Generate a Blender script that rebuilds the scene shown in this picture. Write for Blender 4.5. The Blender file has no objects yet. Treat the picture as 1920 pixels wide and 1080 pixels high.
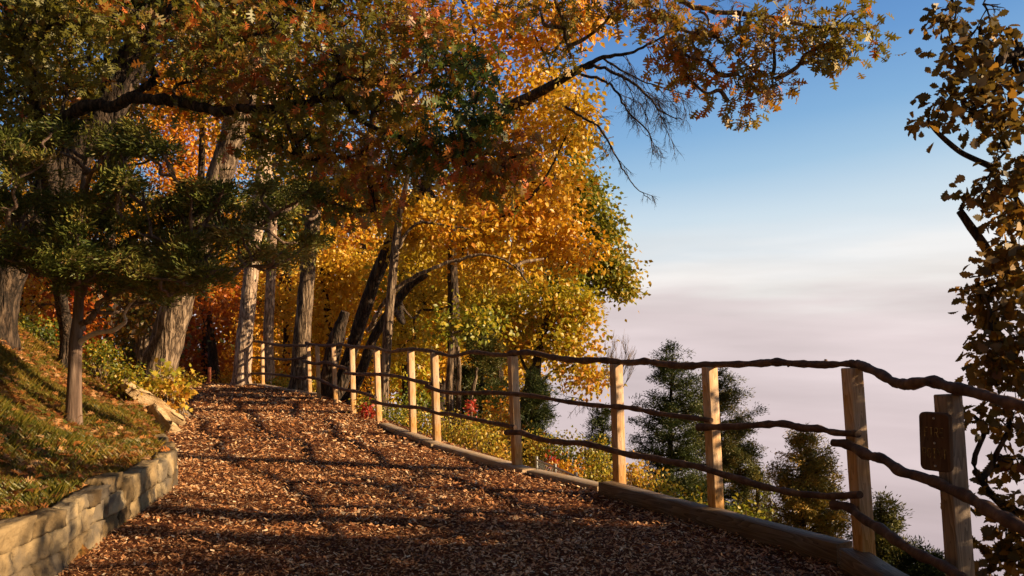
import bpy, math
import numpy as np
from mathutils import Vector

R = np.random.default_rng(7)
SC = bpy.context.scene
COL = SC.collection
F, HZ, CAMZ = 1500.0, 638.0, 1.4
PITCH = math.atan((HZ - 540) / F)
CP, SP = math.cos(PITCH), math.sin(PITCH)


def W(px, py, d):
    """point at distance d in front of the camera's standing place that is seen in direction (px, py)"""
    u = (px - 960) / F
    v = (540 - py) / F
    dy = CP - v * SP
    dz = SP + v * CP
    return np.array([u / dy * d, d, CAMZ + dz / dy * d])


def sstep(a, b, x):
    t = np.clip((x - a) / (b - a), 0, 1)
    return t * t * (3 - 2 * t)


# ------------------------------------------------------------------ noise
_LAT = np.random.default_rng(99).random((64, 64, 64)).astype(np.float32) * 2 - 1


def vnoise(p, f=1.0):
    q = np.asarray(p, float) * f
    i = np.floor(q).astype(int)
    t = q - i
    t = t * t * (3 - 2 * t)
    r = 0
    for a in (0, 1):
        for b in (0, 1):
            for c in (0, 1):
                w = (t[..., 0] if a else 1 - t[..., 0]) * (t[..., 1] if b else 1 - t[..., 1]) * (t[..., 2] if c else 1 - t[..., 2])
                r = r + w * _LAT[(i[..., 0] + a) & 63, (i[..., 1] + b) & 63, (i[..., 2] + c) & 63]
    return r


# ------------------------------------------------------------------ mesh building
class Geo:
    def __init__(s):
        s.v, s.f, s.t, s.n = [], [], [], 0

    def add(s, v, f, tint=None):
        """v (n,3), f (m,k) ints, tint per face"""
        v = np.asarray(v, np.float32)
        f = np.asarray(f, np.int64)
        s.v.append(v)
        s.f.append(f + s.n)
        s.n += len(v)
        s.t.append(np.full(len(f), 0.5, np.float32) if tint is None else np.broadcast_to(np.asarray(tint, np.float32), (len(f),)))

    def build(s, name, mat, parent=None, smooth=False):
        me = bpy.data.meshes.new(name)
        V = np.concatenate(s.v)
        nl = sum(f.size for f in s.f)
        nf = sum(len(f) for f in s.f)
        idx = np.concatenate([f.ravel() for f in s.f])
        tot = np.concatenate([np.full(len(f), f.shape[1]) for f in s.f])
        st = np.concatenate([[0], np.cumsum(tot)[:-1]])
        me.vertices.add(len(V))
        me.vertices.foreach_set('co', V.ravel())
        me.loops.add(nl)
        me.loops.foreach_set('vertex_index', idx.astype(np.int32))
        me.polygons.add(nf)
        me.polygons.foreach_set('loop_start', st.astype(np.int32))
        if smooth:
            me.polygons.foreach_set('use_smooth', np.ones(nf, bool))
        a = me.attributes.new('tint', 'FLOAT', 'FACE')
        a.data.foreach_set('value', np.concatenate(s.t).astype(np.float32))
        me.update(calc_edges=True)
        me.materials.append(mat)
        o = bpy.data.objects.new(name, me)
        COL.objects.link(o)
        if parent is not None:
            o.parent = parent
            o.location = [-c for c in parent.location] if parent.type == 'EMPTY' else (0, 0, 0)
        return o


def tag(o, label=None, cat=None, group=None, kind=None):
    if label: o['label'] = label
    if cat: o['category'] = cat
    if group: o['group'] = group
    if kind: o['kind'] = kind
    return o


def thing(name, loc, label, cat, group=None):
    o = bpy.data.objects.new(name, None)
    COL.objects.link(o)
    o.empty_display_size = 0.2
    o.location = [float(c) for c in loc]
    return tag(o, label, cat, group)


def smooth_path(pts, n):
    """Catmull-Rom through pts, n segments per span"""
    P = np.asarray(pts, float)
    if len(P) < 3:
        t = np.linspace(0, 1, n + 1)[:, None]
        return P[0] * (1 - t) + P[-1] * t
    Q = np.vstack([2 * P[0] - P[1], P, 2 * P[-1] - P[-2]])
    out = []
    for i in range(1, len(Q) - 2):
        t = np.linspace(0, 1, n, endpoint=False)[:, None]
        a, b, c, d = Q[i - 1], Q[i], Q[i + 1], Q[i + 2]
        out.append(0.5 * ((2 * b) + (-a + c) * t + (2 * a - 5 * b + 4 * c - d) * t ** 2 + (-a + 3 * b - 3 * c + d) * t ** 3))
    out.append(P[-1:])
    return np.vstack(out)


def tube(g, pts, rad, k=6, rough=0.0, ridges=0, tint=None, cap=True, nf=3.0):
    P = np.asarray(pts, float)
    n = len(P)
    r = np.broadcast_to(np.asarray(rad, float), (n,)) if np.ndim(rad) else np.full(n, float(rad))
    T = np.gradient(P, axis=0)
    T /= np.linalg.norm(T, axis=1)[:, None] + 1e-9
    ref = np.array([0, 0, 1.0]) if abs(T[:, 2]).mean() < 0.8 else np.array([1.0, 0, 0])
    A = np.cross(T, ref)
    A /= np.linalg.norm(A, axis=1)[:, None] + 1e-9
    B = np.cross(T, A)
    th = np.linspace(0, 2 * math.pi, k, endpoint=False)
    cs, sn = np.cos(th), np.sin(th)
    rr = r[:, None] * np.ones(k)
    D = A[:, None, :] * cs[None, :, None] + B[:, None, :] * sn[None, :, None]
    if rough or ridges:
        q = P[:, None, :] + D * rr[..., None]
        nz = vnoise(q, nf) * rough
        if ridges:
            q2 = q * np.array([1, 1, 0.22])
            nz = nz - np.abs(vnoise(q2, 9.0)) * ridges + 0.4 * ridges + vnoise(q2, 21.0) * ridges * 0.5
        rr = rr * (1 + nz)
    V = (P[:, None, :] + D * rr[..., None]).reshape(-1, 3)
    i = np.arange(n - 1)[:, None] * k
    j = np.arange(k)[None, :]
    f = np.stack([i + j, i + (j + 1) % k, i + k + (j + 1) % k, i + k + j], -1).reshape(-1, 4)
    g.add(V, f, tint)
    if cap:
        for e, o in ((0, 1), (n - 1, -1)):
            c = P[e] + T[e] * r[e] * -0.15 * o
            vv = np.vstack([V[e * k:(e + 1) * k], c])
            g.add(vv, [[a, (a + 1) % k, k] if o < 0 else [(a + 1) % k, a, k] for a in range(k)], tint)


def box(g, c, sx, sy, sz, ax=None, tint=None, bev=0.0):
    """box centred at c with half sizes and axes (3,3)"""
    ax = np.eye(3) if ax is None else ax
    V = []
    F_ = []
    # bevelled box: 24 vertices
    b = bev
    if b <= 0:
        for z in (-1, 1):
            for y in (-1, 1):
                for x in (-1, 1):
                    V.append((x * sx, y * sy, z * sz))
        F_ = [[0, 2, 3, 1], [4, 5, 7, 6], [0, 1, 5, 4], [2, 6, 7, 3], [0, 4, 6, 2], [1, 3, 7, 5]]
        g.add(np.array(V) @ ax + c, F_, tint)
        return
    S = np.array([sx, sy, sz])
    ids = {}
    for a in range(3):
        for sgn in itertools_prod():
            v = np.array(sgn) * (S - b)
            v[a] = sgn[a] * S[a]
            ids[(a,) + sgn] = len(V)
            V.append(v)
    q, t = [], []
    for a in range(3):
        o1, o2 = (a + 1) % 3, (a + 2) % 3
        for s_ in (-1, 1):
            ring = []
            for (u, w) in ((-1, -1), (1, -1), (1, 1), (-1, 1)):
                sg = [0, 0, 0]
                sg[a], sg[o1], sg[o2] = s_, u, w
                ring.append(ids[(a,) + tuple(sg)])
            q.append(ring if s_ > 0 else ring[::-1])
    for a in range(3):
        o1, o2 = (a + 1) % 3, (a + 2) % 3
        for s1 in (-1, 1):
            for s2 in (-1, 1):
                def K(face, e):
                    sg = [0, 0, 0]
                    sg[a], sg[o1], sg[o2] = e, s1, s2
                    return ids[(face,) + tuple(sg)]
                r_ = [K(o1, -1), K(o1, 1), K(o2, 1), K(o2, -1)]
                q.append(r_ if s1 * s2 < 0 else r_[::-1])
    for sgn in itertools_prod():
        r_ = [ids[(0,) + sgn], ids[(1,) + sgn], ids[(2,) + sgn]]
        t.append(r_ if sgn[0] * sgn[1] * sgn[2] > 0 else r_[::-1])
    V = np.array(V) @ ax + c
    g.add(V, q, tint)
    g.add(V, t, tint)


def itertools_prod():
    return [(x, y, z) for x in (-1, 1) for y in (-1, 1) for z in (-1, 1)]


def unit(v):
    v = np.asarray(v, float)
    return v / (np.linalg.norm(v, axis=-1, keepdims=True) + 1e-9)


# ------------------------------------------------------------------ materials
def new_mat(name):
    m = bpy.data.materials.new(name)
    m.use_nodes = True
    nt = m.node_tree
    nt.nodes.clear()
    out = nt.nodes.new('ShaderNodeOutputMaterial')
    return m, nt, out


def nd(nt, t, **kw):
    n = nt.nodes.new(t)
    for k, v in kw.items():
        setattr(n, k, v)
    return n


def ramp(nt, stops, src, interp='LINEAR'):
    r = nt.nodes.new('ShaderNodeValToRGB')
    r.color_ramp.interpolation = interp
    e = r.color_ramp.elements
    while len(e) > 1:
        e.remove(e[0])
    e[0].position = stops[0][0]
    e[0].color = (*stops[0][1], 1)
    for p, c in stops[1:]:
        x = e.new(p)
        x.color = (*c, 1)
    nt.links.new(src, r.inputs[0])
    return r.outputs[0]


def leaf_mat(name, cols, transl=0.4, gloss=0.04, rough=0.45):
    m, nt, out = new_mat(name)
    a = nd(nt, 'ShaderNodeAttribute', attribute_name='tint')
    n = len(cols)
    c = ramp(nt, [(i / (n - 1), col) for i, col in enumerate(cols)], a.outputs['Fac'])
    d = nd(nt, 'ShaderNodeBsdfDiffuse')
    t = nd(nt, 'ShaderNodeBsdfTranslucent')
    gl = nd(nt, 'ShaderNodeBsdfGlossy')
    gl.inputs['Roughness'].default_value = rough
    gl.inputs['Color'].default_value = (1, 0.97, 0.9, 1)
    m1 = nd(nt, 'ShaderNodeMixShader')
    m2 = nd(nt, 'ShaderNodeMixShader')
    m1.inputs[0].default_value = transl
    m2.inputs[0].default_value = gloss
    L = nt.links.new
    L(c, d.inputs[0])
    L(c, t.inputs[0])
    L(d.outputs[0], m1.inputs[1])
    L(t.outputs[0], m1.inputs[2])
    L(m1.outputs[0], m2.inputs[1])
    L(gl.outputs[0], m2.inputs[2])
    L(m2.outputs[0], out.inputs[0])
    return m


def noise_mat(name, stops, scale=5, stretch=(1, 1, 1), rough=0.85, bump=0.3, bscale=20, bstretch=None, detail=6, bdist=0.02, spec=0.3, attr=None, ridge=False):
    m, nt, out = new_mat(name)
    L = nt.links.new
    tc = nd(nt, 'ShaderNodeTexCoord')
    mp = nd(nt, 'ShaderNodeMapping')
    mp.inputs['Scale'].default_value = stretch
    L(tc.outputs['Object'], mp.inputs[0])
    nz = nd(nt, 'ShaderNodeTexNoise')
    nz.inputs['Scale'].default_value = scale
    nz.inputs['Detail'].default_value = detail
    nz.inputs['Roughness'].default_value = 0.65
    L(mp.outputs[0], nz.inputs[0])
    src = nz.outputs[0]
    if ridge: src = ridged(nt, src)
    if attr is not None:
        a = nd(nt, 'ShaderNodeAttribute', attribute_name='tint')
        mx = nd(nt, 'ShaderNodeMix')
        mx.inputs[0].default_value = attr
        L(src, mx.inputs[2])
        L(a.outputs['Fac'], mx.inputs[3])
        src = mx.outputs[0]
    c = ramp(nt, stops, src)
    b = nd(nt, 'ShaderNodeBsdfPrincipled')
    b.inputs['Roughness'].default_value = rough
    b.inputs['Specular IOR Level'].default_value = spec
    L(c, b.inputs['Base Color'])
    mp2 = nd(nt, 'ShaderNodeMapping')
    mp2.inputs['Scale'].default_value = bstretch or stretch
    L(tc.outputs['Object'], mp2.inputs[0])
    n2 = nd(nt, 'ShaderNodeTexNoise')
    n2.inputs['Scale'].default_value = bscale
    n2.inputs['Detail'].default_value = 5
    L(mp2.outputs[0], n2.inputs[0])
    bp = nd(nt, 'ShaderNodeBump')
    bp.inputs['Strength'].default_value = bump
    bp.inputs['Distance'].default_value = bdist
    L(ridged(nt, n2.outputs[0]) if ridge else n2.outputs[0], bp.inputs['Height'])
    L(bp.outputs[0], b.inputs['Normal'])
    L(b.outputs[0], out.inputs[0])
    return m


def ridged(nt, src):
    a = nd(nt, 'ShaderNodeMath', operation='SUBTRACT')
    a.inputs[1].default_value = .5
    nt.links.new(src, a.inputs[0])
    c = nd(nt, 'ShaderNodeMath', operation='ABSOLUTE')
    nt.links.new(a.outputs[0], c.inputs[0])
    d = nd(nt, 'ShaderNodeMath', operation='MULTIPLY')
    d.inputs[1].default_value = 5.5
    nt.links.new(c.outputs[0], d.inputs[0])
    return d.outputs[0]


M = {}
M['bark'] = noise_mat('bark', [(0.0, (0.03, 0.019, 0.013)), (0.22, (0.15, 0.10, 0.062)), (0.8, (0.36, 0.26, 0.175))], 9, (1, 1, 0.16), 0.95, 0.9, 9, (1, 1, 0.16), bdist=0.03, ridge=True)
M['bark_pale'] = noise_mat('bark_pale', [(0.0, (0.09, 0.055, 0.038)), (0.18, (0.36, 0.25, 0.175)), (0.7, (0.62, 0.47, 0.35))], 9, (1, 1, 0.18), 0.95, 0.8, 9, (1, 1, 0.18), bdist=0.025, ridge=True)
M['bark_dark'] = noise_mat('bark_dark', [(0.02, (0.014, 0.010, 0.007)), (0.3, (0.055, 0.036, 0.024)), (0.9, (0.15, 0.10, 0.065))], 10, (1, 1, 0.2), 0.95, 1.0, 10, (1, 1, 0.18), bdist=0.04, ridge=True)
M['cedar_bark'] = noise_mat('cedar_bark', [(0.25, (0.04, 0.024, 0.017)), (0.5, (0.15, 0.095, 0.068)), (0.75, (0.32, 0.225, 0.165))], 16, (1, 1, 0.1), 0.9, 0.9, 40, (1, 1, 0.08), bdist=0.015)
M['rail'] = noise_mat('rail_wood', [(0.3, (0.035, 0.018, 0.012)), (0.5, (0.10, 0.052, 0.032)), (0.75, (0.24, 0.14, 0.085))], 9, (1, 1, 1), 0.75, 0.6, 40, bdist=0.008, spec=0.4)
M['grass'] = leaf_mat('grass_blade', [(0.05, 0.07, 0.010), (0.14, 0.125, 0.014), (0.30, 0.19, 0.025), (0.42, 0.22, 0.05)], 0.35, 0.03)
M['fallen'] = leaf_mat('fallen_leaf', [(0.09, 0.03, 0.012), (0.24, 0.07, 0.018), (0.42, 0.15, 0.03), (0.52, 0.24, 0.08), (0.62, 0.36, 0.18)], 0.2, 0.05)
M['chip'] = leaf_mat('wood_chip', [(0.11, 0.042, 0.017), (0.36, 0.145, 0.052), (0.58, 0.265, 0.105), (0.76, 0.43, 0.20), (0.88, 0.66, 0.42)], 0.08, 0.06, 0.4)
M['galv'] = noise_mat('galvanised', [(0.3, (0.35, 0.35, 0.34)), (0.7, (0.6, 0.6, 0.58))], 20, rough=0.45, bump=0.05)
M['galv'].node_tree.nodes['Principled BSDF'].inputs['Metallic'].default_value = 0.8


def wood_mat(name, c1, c2, c3, rough=0.7, axis=2):
    """sawn timber: growth-ring grain running along one object axis, with knots"""
    m, nt, out = new_mat(name)
    L = nt.links.new
    tc = nd(nt, 'ShaderNodeTexCoord')
    mp = nd(nt, 'ShaderNodeMapping')
    s = [9, 9, 9]
    s[axis] = 0.9
    mp.inputs['Scale'].default_value = s
    L(tc.outputs['Object'], mp.inputs[0])
    nz = nd(nt, 'ShaderNodeTexNoise')
    nz.inputs['Scale'].default_value = 1.1
    nz.inputs['Detail'].default_value = 2
    L(mp.outputs[0], nz.inputs[0])
    mul = nd(nt, 'ShaderNodeMath', operation='MULTIPLY')
    mul.inputs[1].default_value = 13
    L(nz.outputs[0], mul.inputs[0])
    fr = nd(nt, 'ShaderNodeMath', operation='FRACT')
    L(mul.outputs[0], fr.inputs[0])
    n2 = nd(nt, 'ShaderNodeTexNoise')
    n2.inputs['Scale'].default_value = 6
    n2.inputs['Detail'].default_value = 6
    L(mp.outputs[0], n2.inputs[0])
    mx = nd(nt, 'ShaderNodeMix')
    mx.inputs[0].default_value = 0.55
    L(fr.outputs[0], mx.inputs[2])
    L(n2.outputs[0], mx.inputs[3])
    c = ramp(nt, [(0.2, c1), (0.5, c2), (0.85, c3)], mx.outputs[0])
    vo = nd(nt, 'ShaderNodeTexVoronoi')
    mk = nd(nt, 'ShaderNodeMapping')
    s2 = [5, 5, 5]
    s2[axis] = 2.6
    mk.inputs['Scale'].default_value = s2
    L(tc.outputs['Object'], mk.inputs[0])
    L(mk.outputs[0], vo.inputs[0])
    kn = nd(nt, 'ShaderNodeMapRange')
    kn.inputs[1].default_value = 0.04
    kn.inputs[2].default_value = 0.12
    kn.inputs[3].default_value = 0.75
    kn.inputs[4].default_value = 0
    L(vo.outputs['Distance'], kn.inputs[0])
    mc = nd(nt, 'ShaderNodeMix', data_type='RGBA')
    L(kn.outputs[0], mc.inputs[0])
    L(c, mc.inputs[6])
    mc.inputs[7].default_value = (*[x * 0.45 for x in c1], 1)
    # every timber weathered a little differently, greyer in drifting patches
    oi = nd(nt, 'ShaderNodeObjectInfo')
    rv = nd(nt, 'ShaderNodeMapRange')
    rv.inputs[3].default_value = .78
    rv.inputs[4].default_value = 1.08
    L(oi.outputs['Random'], rv.inputs[0])
    hs = nd(nt, 'ShaderNodeHueSaturation')
    L(rv.outputs[0], hs.inputs['Value'])
    n5 = nd(nt, 'ShaderNodeTexNoise')
    n5.inputs['Scale'].default_value = 3.0
    n5.inputs['Detail'].default_value = 4
    L(tc.outputs['Object'], n5.inputs[0])
    sv = nd(nt, 'ShaderNodeMapRange')
    sv.inputs[1].default_value = .4
    sv.inputs[2].default_value = .68
    sv.inputs[3].default_value = 1.08
    sv.inputs[4].default_value = .62
    L(n5.outputs[0], sv.inputs[0])
    L(sv.outputs[0], hs.inputs['Saturation'])
    L(mc.outputs[2], hs.inputs['Color'])
    b = nd(nt, 'ShaderNodeBsdfPrincipled')
    b.inputs['Roughness'].default_value = rough
    b.inputs['Specular IOR Level'].default_value = 0.25
    L(hs.outputs[0], b.inputs['Base Color'])
    bp = nd(nt, 'ShaderNodeBump')
    bp.inputs['Strength'].default_value = 0.35
    bp.inputs['Distance'].default_value = 0.005
    L(mx.outputs[0], bp.inputs['Height'])
    L(bp.outputs[0], b.inputs['Normal'])
    L(b.outputs[0], out.inputs[0])
    return m


M['post'] = wood_mat('post_timber', (0.42, 0.21, 0.08), (0.64, 0.365, 0.155), (0.76, 0.49, 0.25))
M['post_old'] = wood_mat('weathered_post_timber', (0.16, 0.10, 0.06), (0.30, 0.20, 0.125), (0.42, 0.29, 0.19))
M['kerb'] = wood_mat('kerb_timber', (0.085, 0.055, 0.033), (0.17, 0.11, 0.066), (0.28, 0.19, 0.115), axis=1)
M['board'] = wood_mat('edging_board', (0.28, 0.19, 0.11), (0.42, 0.29, 0.18), (0.55, 0.40, 0.26), axis=1)

# stone
def stone_mat():
    m, nt, out = new_mat('limestone')
    L = nt.links.new
    tc = nd(nt, 'ShaderNodeTexCoord')
    a = nd(nt, 'ShaderNodeAttribute', attribute_name='tint')
    nz = nd(nt, 'ShaderNodeTexNoise')
    nz.inputs['Scale'].default_value = 7
    nz.inputs['Detail'].default_value = 8
    nz.inputs['Roughness'].default_value = 0.7
    L(tc.outputs['Object'], nz.inputs[0])
    mx = nd(nt, 'ShaderNodeMix')
    mx.inputs[0].default_value = 0.5
    L(nz.outputs[0], mx.inputs[2])
    L(a.outputs['Fac'], mx.inputs[3])
    c = ramp(nt, [(0.25, (0.07, 0.045, 0.022)), (0.42, (0.20, 0.135, 0.065)), (0.58, (0.32, 0.225, 0.115)), (0.8, (0.46, 0.35, 0.20))], mx.outputs[0])
    n3 = nd(nt, 'ShaderNodeTexNoise')
    n3.inputs['Scale'].default_value = 3.2
    n3.inputs['Detail'].default_value = 5
    L(tc.outputs['Object'], n3.inputs[0])
    st = nd(nt, 'ShaderNodeMapRange')
    st.inputs[1].default_value = 0.48
    st.inputs[2].default_value = 0.62
    st.inputs[4].default_value = 0.85
    L(n3.outputs[0], st.inputs[0])
    mc = nd(nt, 'ShaderNodeMix', data_type='RGBA')
    L(st.outputs[0], mc.inputs[0])
    L(c, mc.inputs[6])
    mc.inputs[7].default_value = (0.11, 0.09, 0.07, 1)
    b = nd(nt, 'ShaderNodeBsdfPrincipled')
    b.inputs['Roughness'].default_value = 0.92
    b.inputs['Specular IOR Level'].default_value = 0.2
    L(mc.outputs[2], b.inputs['Base Color'])
    n2 = nd(nt, 'ShaderNodeTexNoise')
    n2.inputs['Scale'].default_value = 30
    n2.inputs['Detail'].default_value = 8
    L(tc.outputs['Object'], n2.inputs[0])
    bp = nd(nt, 'ShaderNodeBump')
    bp.inputs['Strength'].default_value = 0.8
    bp.inputs['Distance'].default_value = 0.02
    L(n2.outputs[0], bp.inputs['Height'])
    L(bp.outputs[0], b.inputs['Normal'])
    L(b.outputs[0], out.inputs[0])
    return m


M['stone'] = stone_mat()
M['slab_rock'] = noise_mat('slab_rock', [(0.3, (0.30, 0.19, 0.09)), (0.5, (0.52, 0.36, 0.19)), (0.75, (0.66, 0.50, 0.30))], 8, (1, 1, 3), 0.9, 0.9, 22, (1, 1, 5), bdist=0.03)

# ------------------------------------------------------------------ terrain
EDGE = np.array([(2.45, -8), (2.38, 3), (2.33, 4), (2.26, 5.0), (1.78, 6.2), (1.18, 7.35), (.2, 8.8), (-.85, 10.95), (-1.3, 11.95), (-2.1, 13.85), (-2.85, 15.35), (-3.75, 17.95), (-4.55, 19.65), (-5.2, 21.1), (-7.7, 25.2), (-10.5, 26.6), (-16, 28.5), (-60, 40)])
LEFT = np.array([(-2.3, -8), (-2.62, 3), (-2.74, 4.75), (-2.9, 5.7), (-3.06, 6.7), (-3.3, 7.87), (-3.75, 8.9), (-4.45, 10.3), (-5.1, 11.9), (-5.75, 13.8), (-7.2, 17), (-9.0, 21.5), (-11.0, 24.8), (-16, 27.4), (-60, 38)])


def sdist(poly, x, y):
    """signed distance to a polyline; positive on its right-hand (+x) side"""
    x = np.asarray(x, float)
    y = np.asarray(y, float)
    best = np.full(x.shape, 1e9)
    sg = np.ones(x.shape)
    for a, b in zip(poly[:-1], poly[1:]):
        d = b - a
        t = np.clip(((x - a[0]) * d[0] + (y - a[1]) * d[1]) / (d @ d), 0, 1)
        ex, ey = x - a[0] - t * d[0], y - a[1] - t * d[1]
        r = np.hypot(ex, ey)
        cr = d[0] * (y - a[1]) - d[1] * (x - a[0])
        m = r < best
        best = np.where(m, r, best)
        sg = np.where(m, np.where(cr < 0, 1, -1), sg)
    return best * sg


def wall_top(y):
    return np.interp(y, [2, 4.75, 6.7, 7.87, 9, 10.3, 11.2], [.42, .40, .34, .30, .24, .16, 0.0])


def gz(x, y):
    x = np.asarray(x, float)
    y = np.asarray(y, float)
    dr = sdist(EDGE, x, y) - 0.12
    dl = -sdist(LEFT, x, y)
    amp = np.interp(y, [0, 15, 21, 30], [2.0, 1.9, .9, .3])
    bank = (wall_top(y) + 0.035) * sstep(0.02, 0.14, dl) + amp * sstep(0.4, 4.0, dl) + 0.25 * sstep(4, 14, dl)
    bank = bank + np.interp(y, [9, 10.6, 20, 26], [0, .40, .45, .12]) * sstep(0, .6, dl)
    k = np.interp(x, [-14, -3, 0], [.12, .5, .75])
    drop = -k * np.clip(dr, 0, None) - 0.5 * np.clip(dr - 5, 0, None) * k / .75 * 1.6
    drop = np.maximum(drop, -400)
    p3 = np.stack([x, y, x * 0], -1)
    und = vnoise(p3, .5) * .05 + vnoise(p3, 2.0) * .02
    path = np.where((dr < 0.1) & (dl < 0.0), 1.0, 0.0)
    z = -0.035 + np.where(dl > 0.02, bank, 0) + np.where(dr > 0, drop, 0) + und * (1 - path) * np.clip(np.maximum(dl, dr) * 2, 0, 1)
    return z


def on_path(x, y):
    return (sdist(EDGE, x, y) < 0) & (sdist(LEFT, x, y) > 0)


def grid_sheet(xs, ys, fz, keep=None):
    X, Y = np.meshgrid(xs, ys)
    Z = fz(X, Y)
    V = np.stack([X, Y, Z], -1).reshape(-1, 3)
    nx, ny = len(xs), len(ys)
    i = np.arange(ny - 1)[:, None] * nx + np.arange(nx - 1)[None, :]
    f = np.stack([i, i + 1, i + nx + 1, i + nx], -1).reshape(-1, 4)
    if keep is not None:
        c = V[f].mean(1)
        f = f[keep(c[:, 0], c[:, 1])]
    return V, f


def spaced(lo, a, b, hi, fine, coarse_n):
    l = a - (a - lo) * (np.linspace(1, 0, coarse_n, endpoint=False) ** 2.2)
    h = b + (hi - b) * (np.linspace(0, 1, coarse_n + 1)[1:] ** 2.2)
    return np.concatenate([l, np.arange(a, b, fine), h])


def ground_mat():
    m, nt, out = new_mat('grassy_leaf_litter')
    L = nt.links.new
    tc = nd(nt, 'ShaderNodeTexCoord')
    n1 = nd(nt, 'ShaderNodeTexNoise')
    n1.inputs['Scale'].default_value = 1.6
    n1.inputs['Detail'].default_value = 8
    n1.inputs['Roughness'].default_value = .7
    n2 = nd(nt, 'ShaderNodeTexNoise')
    n2.inputs['Scale'].default_value = 22
    n2.inputs['Detail'].default_value = 6
    L(tc.outputs['Object'], n1.inputs[0])
    L(tc.outputs['Object'], n2.inputs[0])
    g = ramp(nt, [(0.3, (.02, .03, .006)), (.5, (.07, .09, .015)), (.7, (.16, .13, .03))], n2.outputs[0])
    l = ramp(nt, [(0.3, (.05, .02, .01)), (.5, (.20, .075, .02)), (.7, (.36, .17, .05))], n2.outputs[0])
    f = nd(nt, 'ShaderNodeMapRange')
    f.inputs[1].default_value = .42
    f.inputs[2].default_value = .58
    L(n1.outputs[0], f.inputs[0])
    mc = nd(nt, 'ShaderNodeMix', data_type='RGBA')
    L(f.outputs[0], mc.inputs[0])
    L(g, mc.inputs[6])
    L(l, mc.inputs[7])
    b = nd(nt, 'ShaderNodeBsdfPrincipled')
    b.inputs['Roughness'].default_value = 1
    b.inputs['Specular IOR Level'].default_value = .1
    L(mc.outputs[2], b.inputs['Base Color'])
    bp = nd(nt, 'ShaderNodeBump')
    bp.inputs['Strength'].default_value = 1
    bp.inputs['Distance'].default_value = .04
    L(n2.outputs[0], bp.inputs['Height'])
    L(bp.outputs[0], b.inputs['Normal'])
    L(b.outputs[0], out.inputs[0])
    return m


M['ground'] = ground_mat()
M['mulch'] = noise_mat('mulch_bed', [(0.3, (.03, .012, .007)), (.5, (.12, .04, .018)), (.7, (.26, .10, .04))], 30, (1, 1, 1), 1, 1.0, 55, bdist=.03, spec=.1)

xs = spaced(-400, -13, 6, 300, .12, 40)
ys = spaced(-40, 0, 28, 500, .14, 40)
g = Geo()
g.add(*grid_sheet(xs, ys, gz))
tag(g.build('ground', M['ground'], smooth=True), 'grassy bank with fallen leaves beside the mulch path, falling away past the fence', 'ground', kind='structure')


def path_z(x, y):
    p = np.stack([x, y, x * 0], -1)
    return vnoise(p, 1.1) * .018 + vnoise(p, 6) * .008 + vnoise(p, 17) * .006 - 0.005


xs = np.arange(-60, 3.2, .1)
ys = np.concatenate([np.arange(-6, 18, .08), np.arange(18, 42, .2)])
g = Geo()
V, f = grid_sheet(xs, ys, path_z, lambda x, y: (sdist(EDGE, x, y) < .06) & (sdist(LEFT, x, y) > -.08) & (x > -30))
used = np.unique(f)
mp_ = np.zeros(len(V), int)
mp_[used] = np.arange(len(used))
g.add(V[used], mp_[f])
tag(g.build('path', M['mulch'], smooth=True), 'footpath of reddish brown wood chips curving away beside the fence', 'path', kind='structure')


# ------------------------------------------------------------------ scattering
def frames(n, rng, tilt):
    """random frames: x axis = length direction, z = normal, tilted from vertical by about tilt"""
    az = rng.random(n) * 2 * math.pi
    nrm = unit(np.stack([rng.normal(0, tilt, n), rng.normal(0, tilt, n), np.ones(n)], -1))
    x = np.stack([np.cos(az), np.sin(az), np.zeros(n)], -1)
    x = unit(x - nrm * (x * nrm).sum(-1, keepdims=True))
    y = np.cross(nrm, x)
    return np.stack([x, y, nrm], 1)


def dir_frames(x, nrm):
    x = unit(x)
    nrm = unit(nrm - x * (x * nrm).sum(-1, keepdims=True))
    return np.stack([x, np.cross(nrm, x), nrm], 1)


def scatter(g, tv, tf, P, Fr, S, tint):
    """template verts (k,3), faces (m,q); positions, frames (n,3,3 rows=axes), scales (n,) or (n,3)"""
    n = len(P)
    if n == 0: return
    S = np.asarray(S, float)
    if S.ndim == 1: S = S[:, None].repeat(3, 1)
    L_ = tv[None] * S[:, None, :]
    V = np.einsum('nkc,ncd->nkd', L_, Fr) + P[:, None, :]
    k = len(tv)
    f = (tf[None] + np.arange(n)[:, None, None] * k).reshape(-1, tf.shape[1])
    g.add(V.reshape(-1, 3), f, np.repeat(tint, len(tf)))


KITE = np.array([(0, 0, 0), (.42, .34, .10), (1, 0, -.04), (.42, -.34, .10)])
KITE_F = np.array([[0, 2, 1], [0, 3, 2]])
SPRIG = np.array([(0, 0, 0), (.5, .13, .03), (1, 0, 0), (.5, -.13, .03)])
CHIP = np.array([(0, -.12, 0), (1, -.16, .03), (1.05, .12, .02), (.1, .16, -.02)])
CHIP_F = np.array([[0, 1, 2, 3]])


def oak_leaf():
    half = [(.16, .035), (.22, .17), (.27, .06), (.36, .045), (.42, .36), (.50, .33), (.49, .08), (.58, .06), (.66, .38), (.74, .32), (.70, .09), (.84, .22), (.88, .08)]
    up = [(x, y, .10 * abs(y) * 2) for x, y in half]
    lo = [(x, -y, .10 * abs(y) * 2) for x, y in half[::-1]]
    v = [(0, 0, 0)] + up + [(1, 0, -.08)] + lo
    # drop along the length so that the leaf arches
    v = [(x, y, z - .18 * x * x) for x, y, z in v]
    return np.array(v), np.array([list(range(len(v)))])


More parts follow.
